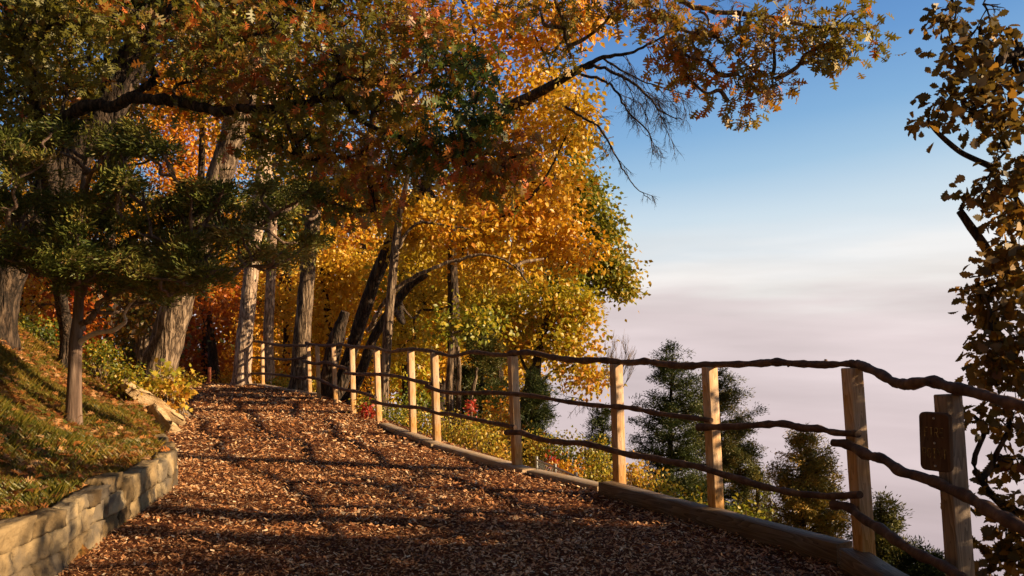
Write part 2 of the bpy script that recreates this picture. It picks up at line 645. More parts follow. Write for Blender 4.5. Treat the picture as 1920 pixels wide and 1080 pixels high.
def maple_leaf():
    v = [(0, 0, 0), (.05, -.28, .05), (.3, -.5, .08), (.36, -.24, .02), (.72, -.46, .08), (.66, -.14, .01), (1, 0, -.06),
         (.66, .14, .01), (.72, .46, .08), (.36, .24, .02), (.3, .5, .08), (.05, .28, .05)]
    return np.array(v), np.array([list(range(len(v)))])


def broad_leaf():
    half = [(.12, .04), (.24, .16), (.30, .11), (.42, .30), (.50, .22), (.62, .38), (.70, .27), (.80, .33), (.88, .18), (.96, .12)]
    v = [(0, 0, 0)] + [(x, y, .2 * y) for x, y in half] + [(1, 0, -.08)] + [(x, -y, .2 * y) for x, y in half[::-1]]
    return np.array([(x, y, z - .2 * x * x) for x, y, z in v]), np.array([list(range(len(v)))])


OAK = oak_leaf()
BROAD = broad_leaf()
MAPLE = maple_leaf()
KT = (KITE, KITE_F)
SP_ = (SPRIG, KITE_F)

# wood chips on the path
rng = np.random.default_rng(3)
g = Geo()
for (y0, y1, dens, s0, s1) in ((2.6, 6, 5600, .010, .036), (6, 10, 3200, .013, .046), (10, 17, 1100, .024, .07), (17, 27.5, 420, .035, .10)):
    n = int((y1 - y0) * 14 * dens * .5)
    x = rng.uniform(-10.5, 2.5, n)
    y = rng.uniform(y0, y1, n)
    k = on_path(x, y)
    x, y = x[k], y[k]
    z = path_z(x, y) + rng.random(len(x)) * .018 + .003
    big = rng.random(len(x))
    L0 = s0 + (s1 - s0) * big ** 1.6
    S = np.stack([L0, L0 * rng.uniform(.5, 1.7, len(x)), L0], -1)
    tint = np.clip(rng.normal(.50, .27, len(x)) + vnoise(np.stack([x * 2, y, x * 0], -1), .55) * .16 + vnoise(np.stack([x, y, x * 0], -1), 2.3) * .10, 0, 1)
    scatter(g, CHIP, CHIP_F, np.stack([x, y, z], -1), frames(len(x), rng, .42), S, tint)
tag(g.build('wood_chips', M['chip']), 'loose reddish brown wood chips covering the footpath', 'wood chips', kind='stuff')

# fallen leaves: on path, bank
g = Geo()
for (n, x0, x1, y0, y1, cond, sz, lo, hi, tl) in (
        (9000, -12, 2.4, 2.6, 26, on_path, (.03, .085), .0, .7, .35),
        (60000, -16, -2.4, 3, 24, lambda x, y: sdist(LEFT, x, y) < -.06, (.05, .12), .1, 1, .45),
        (9000, -10, 4, 5, 32, lambda x, y: sdist(EDGE, x, y) > .25, (.07, .13), .1, 1, .45)):
    x = rng.uniform(x0, x1, n)
    y = rng.uniform(y0, y1, n)
    k = cond(x, y) & (vnoise(np.stack([x, y, x * 0], -1), .9) + rng.normal(0, .35, n) > -.15)
    x, y = x[k], y[k]
    z = np.where(on_path(x, y), path_z(x, y) + .018, gz(x, y) + .03 + rng.random(len(x)) * .03)
    scatter(g, *(OAK), np.stack([x, y, z], -1), frames(len(x), rng, tl), rng.uniform(sz[0], sz[1], len(x)), rng.uniform(lo, hi, len(x)))
tag(g.build('fallen_leaves', M['fallen']), 'dry brown and orange leaves scattered on bank and path', 'fallen leaves', kind='stuff')

# grass on the bank
BLADE = np.array([(-.5, 0, 0), (.5, 0, 0), (.25, .35, .62), (0, .8, 1.0)])
BLADE_F = np.array([[0, 1, 2], [0, 2, 3]])
g = Geo()
n = 420000
y = 3 + (rng.random(n) ** 1.3) * 21
x = rng.uniform(-15, -2.4, n)
k = (sdist(LEFT, x, y) < -.07) & (vnoise(np.stack([x, y, x * 0], -1), .8) + rng.normal(0, .3, n) > -.35)
x, y = x[k], y[k]
n = len(x)
az = rng.random(n) * 6.283
X = np.stack([np.cos(az), np.sin(az), az * 0], -1)
Yv = np.stack([-np.sin(az), np.cos(az), az * 0], -1)
Z = np.tile([0, 0, 1.0], (n, 1))
h = rng.uniform(.035, .10, n) * (1 + .5 * vnoise(np.stack([x, y, x * 0], -1), 1.5))
patch = vnoise(np.stack([x, y, x * 0 + 5], -1), .7)
scatter(g, BLADE, BLADE_F, np.stack([x, y, gz(x, y) - .005], -1), np.stack([X, Yv, Z], 1), np.stack([.004 + .003 * rng.random(n) + y * .0004, h * .8, h * .85], -1), np.clip(.4 + .5 * patch + rng.normal(0, .18, n), 0, 1))
tag(g.build('grass', M['grass']), 'short green and tan grass growing on the bank above the wall', 'grass', kind='stuff')

# ------------------------------------------------------------------ fence
# post: (px bottom, base distance, px top, py top)
POSTS = [(1800, 4.0, 1777, 740, .45), (1617, 4.98, 1597, 690, .0), (1342, 6.25, 1330, 688, 0), (1162, 7.38, 1155, 683, 0), (972, 8.8, 961, 668, 0),
         (822, 10.95, 814, 661, 0), (777, 11.95, 770, 658, 0), (713, 13.85, 706, 656, 0), (665, 15.35, 660, 653, 0), (632, 17.95, 625, 650, 0),
         (600, 19.65, 595, 648, 0), (583, 21.0, 578, 648, 0), (494, 25.0, 492, 643, 0)]
fence = thing('rustic_fence', (-.9, 10.95, 0), 'rustic fence of crooked log rails on square timber posts along the path edge', 'fence')
FX = [POSTS[0][0]] + [p[0] for p in POSTS[1:]]
base_xy = []
for i, (px, d, pt, pyt, low) in enumerate(POSTS):
    b = W(px, 700, d)
    t = W(pt, pyt, d)
    base_xy.append((b[0], d))
base_xy = np.array(base_xy)
for i, (px, d, pt, pyt, low) in enumerate(POSTS):
    b = W(px, 700, d)
    b[2] = -.3 - low
    t = W(pt, pyt, d)
    # straight up from the base with the lean the post really has
    t[0] = b[0] + (t[0] - b[0])
    tang = base_xy[min(i + 1, len(POSTS) - 1)] - base_xy[max(i - 1, 0)]
    if i == 0: tang = np.array([-.18, .98])
    if i == 1: tang = np.array([-.25, .95])
    tang = tang / np.hypot(*tang)
    up = unit(t - b)
    ax1 = np.array([tang[0], tang[1], 0])
    ax1 = unit(ax1 - up * (ax1 @ up))
    ax2 = np.cross(up, ax1)
    hw = .045 if i > 1 else .047
    g = Geo()
    L_ = np.linalg.norm(t - b) / 2
    c = np.array([0, 0, L_])
    box(g, np.zeros(3) + c, hw, hw, L_, None, bev=.005)
    o = g.build('post', M['post'] if i > 0 else M['post_old'], fence)
    me = o.data
    # local frame: z along the post so that the grain follows it
    from mathutils import Matrix
    m4 = Matrix(((ax2[0], ax1[0], up[0], b[0] - fence.location[0]), (ax2[1], ax1[1], up[1], b[1] - fence.location[1]), (ax2[2], ax1[2], up[2], b[2] - fence.location[2]), (0, 0, 0, 1)))
    o.matrix_local = m4
    if i == 0: o['label'] = 'grey weathered post carrying the brown sign'
DK = sorted([(p[0] * .5 + p[2] * .5, p[1]) for p in POSTS])
DKX = [a for a, b in DK]
DKD = [b for a, b in DK]


def fdepth(px):
    return 1 / np.interp(px, [440] + DKX + [1960], [1 / 26.2] + [1 / q for q in DKD] + [1 / 3.3])


RAILS = [
    ([(1593, 681), (1604, 683), (1618, 687), (1649, 700), (1675, 716), (1690, 720), (1707, 721), (1747, 715), (1782, 726), (1835, 738), (1880, 751), (1930, 764), (1990, 790)], 8, 12.5),
    ([(955, 664), (983, 661), (1009, 663), (1038, 670), (1064, 674), (1094, 676), (1132, 675), (1153, 678), (1183, 680), (1209, 677), (1226, 680), (1260, 684), (1290, 686), (1324, 684), (1369, 683), (1427, 681), (1458, 679), (1493, 682), (1547, 684), (1591, 682), (1600, 684)], 5.4, 6.8),
    ([(574, 643), (593, 647), (623, 648), (638, 645), (654, 649), (673, 651), (703, 652), (730, 660), (749, 657), (775, 655), (805, 658), (826, 663), (851, 668), (877, 661), (898, 661), (928, 665), (966, 666)], 2.6, 4.2),
    ([(466, 638), (494, 642), (521, 647), (547, 648), (582, 648)], 2.2, 2.6),
    ([(466, 670), (502, 672), (540, 674), (574, 670)], 2.1, 2.4),
    ([(568, 677), (593, 682), (612, 679), (631, 686), (654, 692)], 2.8, 3.2),
    ([(648, 699), (676, 702), (714, 702), (749, 706.5), (779, 714), (807, 720)], 3, 3.8),
    ([(800, 724), (828, 734), (864, 737), (906, 736), (953, 738), (1004, 743), (1055, 752), (1107, 759), (1157, 763), (1183, 765), (1217, 772), (1260, 779), (1294, 783), (1334, 788)], 3.8, 5),
    ([(1309, 801), (1369, 800), (1435, 796), (1471, 795), (1502, 802), (1538, 804), (1564, 811), (1609, 814)], 6.5, 6.8),
    ([(1562, 830), (1591, 834), (1627, 853), (1658, 862), (1689, 884), (1724, 893), (1769, 911), (1813, 931), (1858, 958), (1902, 982), (1990, 1030)], 8.5, 12.5),
    ([(466, 700), (502, 701), (540, 705), (576, 710)], 2.1, 2.4),
    ([(572, 707), (593, 710), (616, 720), (631, 727), (654, 732), (673, 735), (704, 745)], 2.7, 3.2),
    ([(697, 752), (726, 759), (764, 763), (790, 765), (821, 775), (843, 776), (894, 787), (928, 794), (966, 801)], 3.2, 4),
    ([(949, 811), (979, 812), (1004, 821), (1038, 828), (1098, 832), (1141, 843), (1183, 853), (1226, 859), (1268, 868), (1311, 876), (1354, 889), (1388, 899), (1435, 913), (1471, 921), (1511, 927), (1555, 930), (1612, 928)], 5, 6.6),
    ([(1561, 946), (1591, 951), (1618, 973), (1649, 991), (1680, 1013), (1724, 1040), (1769, 1062), (1830, 1100), (1900, 1140)], 7.5, 11),
]
rr = np.random.default_rng(5)
TOPS = 4
for ri, (pl, r0, r1) in enumerate(RAILS):
    pl = np.array(pl, float)
    px = smooth_path(pl, 7)
    pts = []
    for k_, (a, b) in enumerate(px):
        d = fdepth(a)
        d = d if ri < TOPS else d
        p = W(a, b, d)
        pts.append(p)
    pts = np.array(pts)
    if ri >= TOPS:
        # side rails are fixed to the path-side faces of the posts
        q = np.gradient(pts, axis=0)
        nrm = unit(np.stack([-q[:, 1], q[:, 0], q[:, 0] * 0], -1))
        nrm *= np.where(nrm[:, 0:1] > 0, -1, 1)
        v = pts / pts[:, 1:2]
        sep_ = np.abs(nrm[:, 0] * v[:, 0] + nrm[:, 1])
        rad_ = np.linspace(r0, r1, len(pts)) / F * pts[:, 1]
        dn_ = pts[:, 1] - np.clip((.062 + rad_ * .8) / np.clip(sep_, .2, 1), 0, .3)
        pts = np.array([W(a, b, dd) for (a, b), dd in zip(px, dn_)])
    n = len(pts)
    rp = np.interp(np.arange(n), [0, n - 1], [r0, r1]) / F * pts[:, 1]
    rp = rp * (1 + .10 * np.sin(np.arange(n) * .9 + ri) + rr.normal(0, .05, n))
    g = Geo()
    tube(g, pts, rp, 12, rough=.22, nf=11)
    # stubs of cut side branches
    for q in range(max(2, n // 18)):
        k_ = rr.integers(3, n - 3)
        d_ = unit(rr.normal(0, 1, 3))
        tube(g, [pts[k_], pts[k_] + d_ * rp[k_] * 1.35], [rp[k_] * .5, rp[k_] * .38], 7)
    g.build('rail', M['rail'], fence, smooth=True)

# sign
sc_ = W(1755, 828, 3.9)
sn = unit(np.array([-.80, -.60, 0.0]))
sr = unit(np.array([.60, -.80, 0.0]))
sup = np.array([0, 0, 1.0])
sw, sh, sr_ = .072, .140, .026
sign = thing('sign', sc_, 'small brown routed board sign reading FIRE POINT on the weathered post', 'sign')


def round_rect(w, h, r, k=6):
    o = []
    for cx, cz, a0 in ((w - r, h - r, 0), (-w + r, h - r, 90), (-w + r, -h + r, 180), (w - r, -h + r, 270)):
        for i in range(k + 1):
            a = math.radians(a0 + 90 * i / k)
            o.append((cx + r * math.cos(a), cz + r * math.sin(a)))
    return np.array(o)


def slab2d(g, outline, t0, t1, bev=.004):
    n = len(outline)
    rings = [(1, t0), (1, t1 - bev), (1 - bev / .09, t1)]
    V = []
    for s, t in rings:
        for (a, b) in outline:
            V.append(sc_ + sr * a * s + sup * b * s + sn * t)
    i = np.arange(n)
    f = np.concatenate([np.stack([i + k * n, (i + 1) % n + k * n, (i + 1) % n + (k + 1) * n, i + (k + 1) * n], -1) for k in range(2)])
    g.add(V, f)
    g.add(V, [list(range(2 * n, 3 * n))])
    g.add(V, [list(range(n))[::-1]])


M['sign'] = wood_mat('sign_board', (0.06, 0.030, 0.016), (0.10, 0.052, 0.028), (0.14, 0.076, 0.042))
M['paint'] = noise_mat('faded_yellow_paint', [(0.38, (.12, .075, .03)), (.50, (.32, .20, .06)), (.60, (.62, .42, .13))], 45, rough=.8, bump=.2)
g = Geo()
slab2d(g, round_rect(sw, sh, sr_), -.016, .016)
g.build('board', M['sign'], sign)
# routed letters as strokes
GLY = {'F': [[(0, 0), (0, 1)], [(0, 1), (.6, 1)], [(0, .52), (.45, .52)]], 'I': [[(.3, 0), (.3, 1)], [(.1, 0), (.5, 0)], [(.1, 1), (.5, 1)]],
       'R': [[(0, 0), (0, 1), (.45, 1), (.6, .85), (.6, .65), (.45, .5), (0, .5)], [(.3, .5), (.62, 0)]],
       'E': [[(.6, 0), (0, 0), (0, 1), (.6, 1)], [(0, .52), (.45, .52)]],
       'P': [[(0, 0), (0, 1), (.45, 1), (.6, .85), (.6, .62), (.45, .47), (0, .47)]],
       'O': [[(.15, 0), (0, .2), (0, .8), (.15, 1), (.45, 1), (.6, .8), (.6, .2), (.45, 0), (.15, 0)]],
       'N': [[(0, 0), (0, 1), (.6, 0), (.6, 1)]], 'T': [[(.3, 0), (.3, 1)], [(0, 1), (.6, 1)]]}
for word, zc in (('FIRE', .045), ('POINT', -.055)):
    g = Geo()
    n = len(word)
    adv = .024
    hh = .044
    x0 = -adv * (n - 1) / 2 - .009
    for ci, ch in enumerate(word):
        for st in GLY[ch]:
            pts = np.array([sc_ + sr * (x0 + ci * adv + a * .025) + sup * (zc + (b - .5) * hh) + sn * .0165 for a, b in st])
            tube(g, pts, .0019, 5)
    g.build('lettering', M['paint'], sign)
for zc in (.112, -.006, -.115):
    g = Geo()
    p = sc_ + sup * zc + sn * .016
    tube(g, [p, p + sn * .005], [.006, .004], 8)
    g.build('bolt', M['galv'], sign)
g = Geo()
tube(g, [sc_ - sn * .015, sc_ - sn * .075], .012, 6)
g.build('bracket', M['galv'], sign)


# ------------------------------------------------------------------ kerbs and boards
def beam(name, a, b, w, h, mat, label, cat, group=None, z0=-.1, rot=0.0):
    a = np.array(a, float)
    b = np.array(b, float)
    d = unit(b - a)
    L_ = np.linalg.norm(b - a)
    g = Geo()
    ns = max(2, int(L_ / .12))
    # cross-section with eased edges, swept and slightly warped
    e = .003
    sec = np.array([(-w / 2 + e, h), (w / 2 - e, h), (w / 2, h - e), (w / 2, z0), (-w / 2, z0), (-w / 2, h - e)])
    V = []
    for i in range(ns + 1):
        t = L_ * i / ns
        q = np.array([[a[0] * 7, t * 2, 0.3]])
        wob = float(vnoise(q)[0]) * .006
        for x, z in sec:
            V.append((x + wob, t, z + wob * .7))
    V = np.array(V)
    V += (vnoise(V + a[0], 5)[:, None]) * .002
    k = 6
    i = np.arange(ns)[:, None] * k
    j = np.arange(k)[None]
    g.add(V, np.stack([i + j, i + (j + 1) % k, i + k + (j + 1) % k, i + k + j], -1).reshape(-1, 4)[:, ::-1])
    g.add(V, [list(range(k)), list(range(ns * k, ns * k + k))[::-1]])
    o = g.build(name, mat)
    o.location = (a[0], a[1], 0)
    o.rotation_euler = (0, 0, math.atan2(d[1], d[0]) - math.pi / 2)
    return tag(o, label, cat, group)


beam('kerb_timber', (2.09, 5.13), (.84, 7.33), .15, .125, M['kerb'], 'thick weathered kerb beam running from the corner post to the step in the edging', 'kerb timber', 'timbers edging the path')
beam('kerb_timber', (2.125, 3.0), (2.085, 5.02), .15, .12, M['kerb'], 'thick weathered kerb beam below the sign, running towards the viewer', 'kerb timber', 'timbers edging the path')
BD = [((.86, 7.56), (.22, 8.45), 'flat edging board ending at the thick kerb beam, beside the chain link fence'),
      ((.18, 8.5), (-.95, 10.55), 'flat edging board under the fifth and sixth fence posts from the right'),
      ((-.98, 10.6), (-2.1, 13.2), 'flat edging board half buried in chips past the sixth fence post'),
      ((-5.0, 20.6), (-7.75, 24.8), 'far edging board lying between the twin fence posts and the lone far post'),
      ((-7.8, 24.85), (-8.7, 25.35), 'short far edging board at the foot of the pale trunk')]
for a, b, lb in BD:
    beam('edging_board', a, b, .17, .05, M['board'], lb, 'edging board', 'timbers edging the path')
# blocks under post feet on the kerb
# ------------------------------------------------------------------ retaining wall
rng = np.random.default_rng(21)
wl = smooth_path(LEFT[1:8], 12)
seg = np.concatenate([[0], np.cumsum(np.linalg.norm(np.diff(wl, axis=0), axis=1))])
TOT = seg[-1]


def wall_at(s):
    return np.array([np.interp(s, seg, wl[:, 0]), np.interp(s, seg, wl[:, 1])])


def stone_block(g, c, tx, nx, hl, hw, h0, h1, rng):
    """a rough split block: subdivided, rounded, displaced"""
    nu, nv, nw = 11, 4, 6
    # build 6 faces of a grid cube
    vid = {}
    V = []
    Fq = []

    def vert(i, j, k):
        if (i, j, k) not in vid:
            u, v, w = i / nu * 2 - 1, j / nv * 2 - 1, k / nw * 2 - 1
            vid[(i, j, k)] = len(V)
            V.append((u, v, w))
        return vid[(i, j, k)]
    for i in range(nu):
        for k in range(nw):
            Fq.append([vert(i, 0, k), vert(i + 1, 0, k), vert(i + 1, 0, k + 1), vert(i, 0, k + 1)])
            Fq.append([vert(i, nv, k), vert(i, nv, k + 1), vert(i + 1, nv, k + 1), vert(i + 1, nv, k)])
    for i in range(nu):
        for j in range(nv):
            Fq.append([vert(i, j, 0), vert(i, j + 1, 0), vert(i + 1, j + 1, 0), vert(i + 1, j, 0)])
            Fq.append([vert(i, j, nw), vert(i + 1, j, nw), vert(i + 1, j + 1, nw), vert(i, j + 1, nw)])
    for j in range(nv):
        for k in range(nw):
            Fq.append([vert(0, j, k), vert(0, j, k + 1), vert(0, j + 1, k + 1), vert(0, j + 1, k)])
            Fq.append([vert(nu, j, k), vert(nu, j + 1, k), vert(nu, j + 1, k + 1), vert(nu, j, k + 1)])
    V = np.array(V)
    n3 = np.sum(np.abs(V) > .99, axis=1)
    V = V * np.where(n3[:, None] >= 2, .99, 1.0)
    hc, hh = (h0 + h1) / 2, (h1 - h0) / 2
    P = np.array([c[0], c[1], 0]) + V[:, 0:1] * hl * np.array([tx[0], tx[1], 0]) + V[:, 1:2] * hw * np.array([nx[0], nx[1], 0])
    P[:, 2] += hc + V[:, 2] * hh
    P += np.stack([vnoise(P + 11, 9), vnoise(P + 37, 9), vnoise(P + 5, 9) * .5], -1) * .011
    P += np.round(np.stack([vnoise(P + 61, 7), vnoise(P + 71, 7), vnoise(P + 81, 7) * .4], -1) * 2.5) * .009
    P += np.stack([vnoise(P + 11, 33), vnoise(P + 37, 33), vnoise(P + 5, 33) * .5], -1) * .013
    g.add(P, Fq, rng.random())


g = Geo()
courses = [(-.08, .13), (.135, .27), (.275, .40)]
for ci, (h0, h1) in enumerate(courses):
    s = -rng.random() * .3
    while s < TOT - .15:
        L_ = rng.uniform(.22, .52) if ci < 2 else rng.uniform(.3, .62)
        mid = max(s + L_ / 2, .02)
        c = wall_at(min(mid, TOT))
        a, b = wall_at(max(mid - .1, 0)), wall_at(min(mid + .1, TOT))
        tx = unit(b - a)
        nx = np.array([-tx[1], tx[0]])
        top = float(wall_top(c[1])) + rng.normal(0, .024)
        f0, f1 = h0, min(h1, top)
        if top - h1 < .075: f1 = top
        if f1 - f0 > .035 and not (ci > 0 and top - courses[ci - 1][1] < .075):
            setb = rng.normal(0, .010)
            dep = .075 if f1 < top - .01 else rng.uniform(.055, .085)
            stone_block(g, c + nx * (dep - .02 + setb), tx, nx, L_ / 2 - .006, dep, f0, f1, rng)
        s += L_
g.build('stone_wall', M['stone'])
tag(bpy.data.objects['stone_wall'], 'low curved retaining wall of rough tan limestone blocks below the grassy bank', 'stone wall')


def hit(px, py, dmin=3.0, dmax=60):
    """where the line of sight through (px,py) meets the ground"""
    ds = np.linspace(dmin, dmax, 1500)
    P = np.array([W(px, py, d) for d in ds])
    z = gz(P[:, 0], P[:, 1])
    k = np.where(P[:, 2] <= z + .02)[0]
    i = k[0] if len(k) else len(ds) - 1
    return P[i]


def slab(pa, pb, lx, ly, lz, lift, roll, label, seed):
    g = Geo()
    rg = np.random.default_rng(seed)
    u = np.linspace(-1, 1, 17)
    Vs, Fs, off = [], [], 0
    for ax in range(3):
        for sgn in (-1, 1):
            A, B = np.meshgrid(u, u)
            P = np.zeros((17 * 17, 3))
            P[:, ax] = sgn
            P[:, (ax + 1) % 3] = A.ravel()
            P[:, (ax + 2) % 3] = B.ravel() * sgn
            Vs.append(P)
            i = np.arange(16)[:, None] * 17 + np.arange(16)[None]
            Fs.append((np.stack([i, i + 1, i + 18, i + 17], -1).reshape(-1, 4)) + off)
            off += 289
    P = np.vstack(Vs)
    P[:, :2] *= (1 + .12 * vnoise(P + seed, 1.3))[:, None]
    Q = P * np.array([lx, ly, lz]) * (1 - .10 * (np.sum(P ** 2, 1) > 2.2))[:, None]
    step = np.floor((P[:, 1] * .9 + vnoise(P + seed, 1.1) * .8) * 2.2) / 2.2
    Q[:, 2] += np.where(P[:, 2] > 0, -step * .06, 0)
    Q += np.stack([vnoise(Q + seed, 6), vnoise(Q + seed + 9, 6), vnoise(Q * np.array([.4, 4, 1]) + seed + 4, 7)], -1) * .016
    g.add(Q, np.vstack(Fs))
    o = g.build('rock', M['slab_rock'], smooth=False)
    a, e_ = hit(*pa), hit(*pb)
    c = (a + e_) / 2
    h_ = .3
    nrm = unit(np.array([float(gz(c[0] - h_, c[1]) - gz(c[0] + h_, c[1])) / (2 * h_), float(gz(c[0], c[1] - h_) - gz(c[0], c[1] + h_)) / (2 * h_), 1.0]))
    nrm = unit(nrm + np.array(roll))
    ux = unit(e_ - a)
    ux = unit(ux - nrm * (ux @ nrm))
    uy = np.cross(nrm, ux)
    c = np.array([c[0], c[1], float(gz(c[0], c[1])) + lift])
    from mathutils import Matrix
    o.matrix_world = Matrix(((ux[0], uy[0], nrm[0], c[0]), (ux[1], uy[1], nrm[1], c[1]), (ux[2], uy[2], nrm[2], c[2]), (0, 0, 0, 1)))
    tag(o, label, 'rock', 'flat rocks beside the path')


slab((256, 752), (312, 792), .56, .24, .07, .17, (.10, -.15, 0), 'upper of the two tilted tan rock slabs between bank and path', 2)
slab((292, 782), (338, 812), .42, .18, .06, .13, (.10, -.12, 0), 'lower of the two tilted tan rock slabs, touching the path edge', 8)

# ------------------------------------------------------------------ trees
PAL = {
    'redoak': [(0.03, 0.050, 0.009), (0.06, 0.10, 0.014), (0.12, 0.155, 0.018), (0.30, 0.17, 0.02), (0.46, 0.11, 0.02), (0.66, 0.16, 0.03)],
    'orangeoak': [(0.07, 0.09, 0.014), (0.15, 0.15, 0.018), (0.28, 0.19, 0.020), (0.46, 0.22, 0.02), (0.56, 0.15, 0.02)],
    'brownoak': [(0.07, 0.06, 0.014), (0.16, 0.10, 0.018), (0.30, 0.15, 0.022), (0.44, 0.22, 0.03), (0.16, 0.055, 0.025)],
    'yellow': [(0.20, 0.20, 0.016), (0.44, 0.32, 0.02), (0.68, 0.42, 0.025), (0.74, 0.38, 0.025), (0.70, 0.26, 0.02)],
    'yellowgreen': [(0.07, 0.11, 0.012), (0.18, 0.22, 0.018), (0.42, 0.36, 0.02), (0.62, 0.42, 0.03), (0.60, 0.25, 0.02)],
    'amber': [(0.30, 0.25, 0.02), (0.58, 0.38, 0.025), (0.72, 0.39, 0.022), (0.70, 0.29, 0.018), (0.60, 0.19, 0.018)],
    'rust': [(0.16, 0.09, 0.012), (0.36, 0.13, 0.012), (0.50, 0.15, 0.012), (0.46, 0.09, 0.012), (0.34, 0.05, 0.015)],
    'green': [(0.03, 0.05, 0.010), (0.08, 0.11, 0.014), (0.15, 0.18, 0.018), (0.28, 0.26, 0.02), (0.48, 0.30, 0.02)],
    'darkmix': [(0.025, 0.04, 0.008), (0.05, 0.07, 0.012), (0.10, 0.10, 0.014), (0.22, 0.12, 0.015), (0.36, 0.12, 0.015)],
    'cedar': [(0.022, 0.034, 0.009), (0.05, 0.068, 0.014), (0.105, 0.125, 0.024), (0.22, 0.215, 0.045), (0.28, 0.18, 0.05)],
    'juniper': [(0.018, 0.030, 0.010), (0.032, 0.048, 0.014), (0.06, 0.075, 0.018), (0.12, 0.11, 0.025), (0.22, 0.14, 0.035)],
    'goldcedar': [(0.08, 0.085, 0.02), (0.17, 0.15, 0.03), (0.32, 0.22, 0.045), (0.48, 0.27, 0.06), (0.52, 0.22, 0.06)],
    'redshrub': [(0.30, 0.05, 0.02), (0.45, 0.04, 0.02), (0.55, 0.06, 0.03), (0.50, 0.16, 0.03)],
    'bush': [(0.10, 0.13, 0.015), (0.22, 0.24, 0.02), (0.42, 0.36, 0.03), (0.62, 0.44, 0.05), (0.60, 0.30, 0.04)],
}
LM = {}
M['driftwood'] = noise_mat('bleached_branch', [(0.3, (0.40, 0.28, 0.19)), (0.7, (0.72, 0.58, 0.44))], 12, rough=.85, bump=.3)


def lm(p):
    if p not in LM:
        con = p in ('cedar', 'juniper', 'goldcedar')
        LM[p] = leaf_mat(p + '_foliage', PAL[p], .18 if con else .42, .02 if con else .035)
    return LM[p]


def jitter_path(p0, p1, rng, n=5, amp=.12, sag=0.0):
    t = np.linspace(0, 1, n)[:, None]
    L_ = np.linalg.norm(p1 - p0)
    P = p0 * (1 - t) + p1 * t
    P += rng.normal(0, amp * L_ / n, (n, 3)) * (np.sin(t * math.pi) ** .5)
    P[:, 2] += (np.sin(t[:, 0] * math.pi) * sag * L_)
    return P


def puff(px, py, d, rx, ry, rd=None):
    c = W(px, py, d)
    k = d / F
    return c, np.array([rx * k, (rd if rd else (rx + ry) / 2 * k * 1.1), ry * k])


def clump_centres(rng, c, r, n):
    u = unit(rng.normal(0, 1, (n, 3)))
    q = rng.random(n) ** .45
    P = c + u * q[:, None] * r
    return P


def leaves(g, rng, C, per, cr, tmpl, size, base, spread=.15, droop=.35, up=.5, flat=.7, whorl=.5, align=0.0):
    n = len(C) * per
    cidx = np.repeat(np.arange(len(C)), per)
    off = rng.normal(0, 1, (n, 3)) * np.array([1, 1, flat]) * cr * rng.uniform(.6, 1.15, len(C))[cidx][:, None]
    P = C[cidx] + off
    x = unit(off) * whorl + rng.normal(0, .5, (n, 3))
    x[:, 2] -= droop
    if align:
        cd_ = unit(rng.normal(0, 1, (len(C), 3)) * np.array([1, 1, .45]) + np.array([.35, -.2, .12]))
        x = x * .55 + cd_[cidx] * align
        P = P + cd_[cidx] * (rng.random(n) * cr * 1.6)[:, None]
    nr = rng.normal(0, .75, (n, 3)) + np.array([0, 0, up])
    Fr = dir_frames(x, nr)
    s = rng.uniform(size[0], size[1], n)
    cb = base + vnoise(C, .55) * .38 + rng.normal(0, .13, len(C))
    t = np.clip(cb[cidx] + rng.normal(0, spread, n), 0, 1)
    scatter(g, *tmpl, P, Fr, s, t)


def twigs_to(g, rng, nodes, C, r=.008, k=3, frac=1.0):
    if len(nodes) == 0: return
    N = np.array(nodes)
    for c in C:
        if rng.random() > frac: continue
        dd = np.linalg.norm(N - c, axis=1) + rng.random(len(N)) * .25
        dd += np.clip(N[:, 2] - c[2], 0, None) * .3
        j = int(np.argmin(dd))
        if dd[j] > 3.5: continue
        P = jitter_path(N[j], c, rng, 4, .22, rng.uniform(-.04, .12))
        tube(g, P, np.linspace(r * 1.3, r * .45, 4), k, cap=False)


def bare_twigs(g, rng, P, r, lvl, length, droop=0.1, n=6, spread=.6):
    """recursive leafless twigs along a limb P"""
    for q in range(n):
        t = rng.uniform(.25, 1.0)
        i = min(int(t * (len(P) - 1)), len(P) - 2)
        d0 = unit(P[i + 1] - P[i])
        d = unit(d0 + rng.normal(0, spread, 3) + np.array([0, 0, -droop]))
        L_ = length * rng.uniform(.5, 1.1)
        Q = [P[i]]
        for s in range(5):
            d = unit(d + rng.normal(0, .16, 3) + np.array([0, 0, -droop * .3]))
            Q.append(Q[-1] + d * L_ / 5)
        Q = np.array(Q)
        tube(g, Q, np.linspace(r, r * .35, 6), 4 if lvl > 0 else 3, cap=False)
        if lvl > 0: bare_twigs(g, rng, Q, r * .55, lvl - 1, length * .5, droop, n, spread)


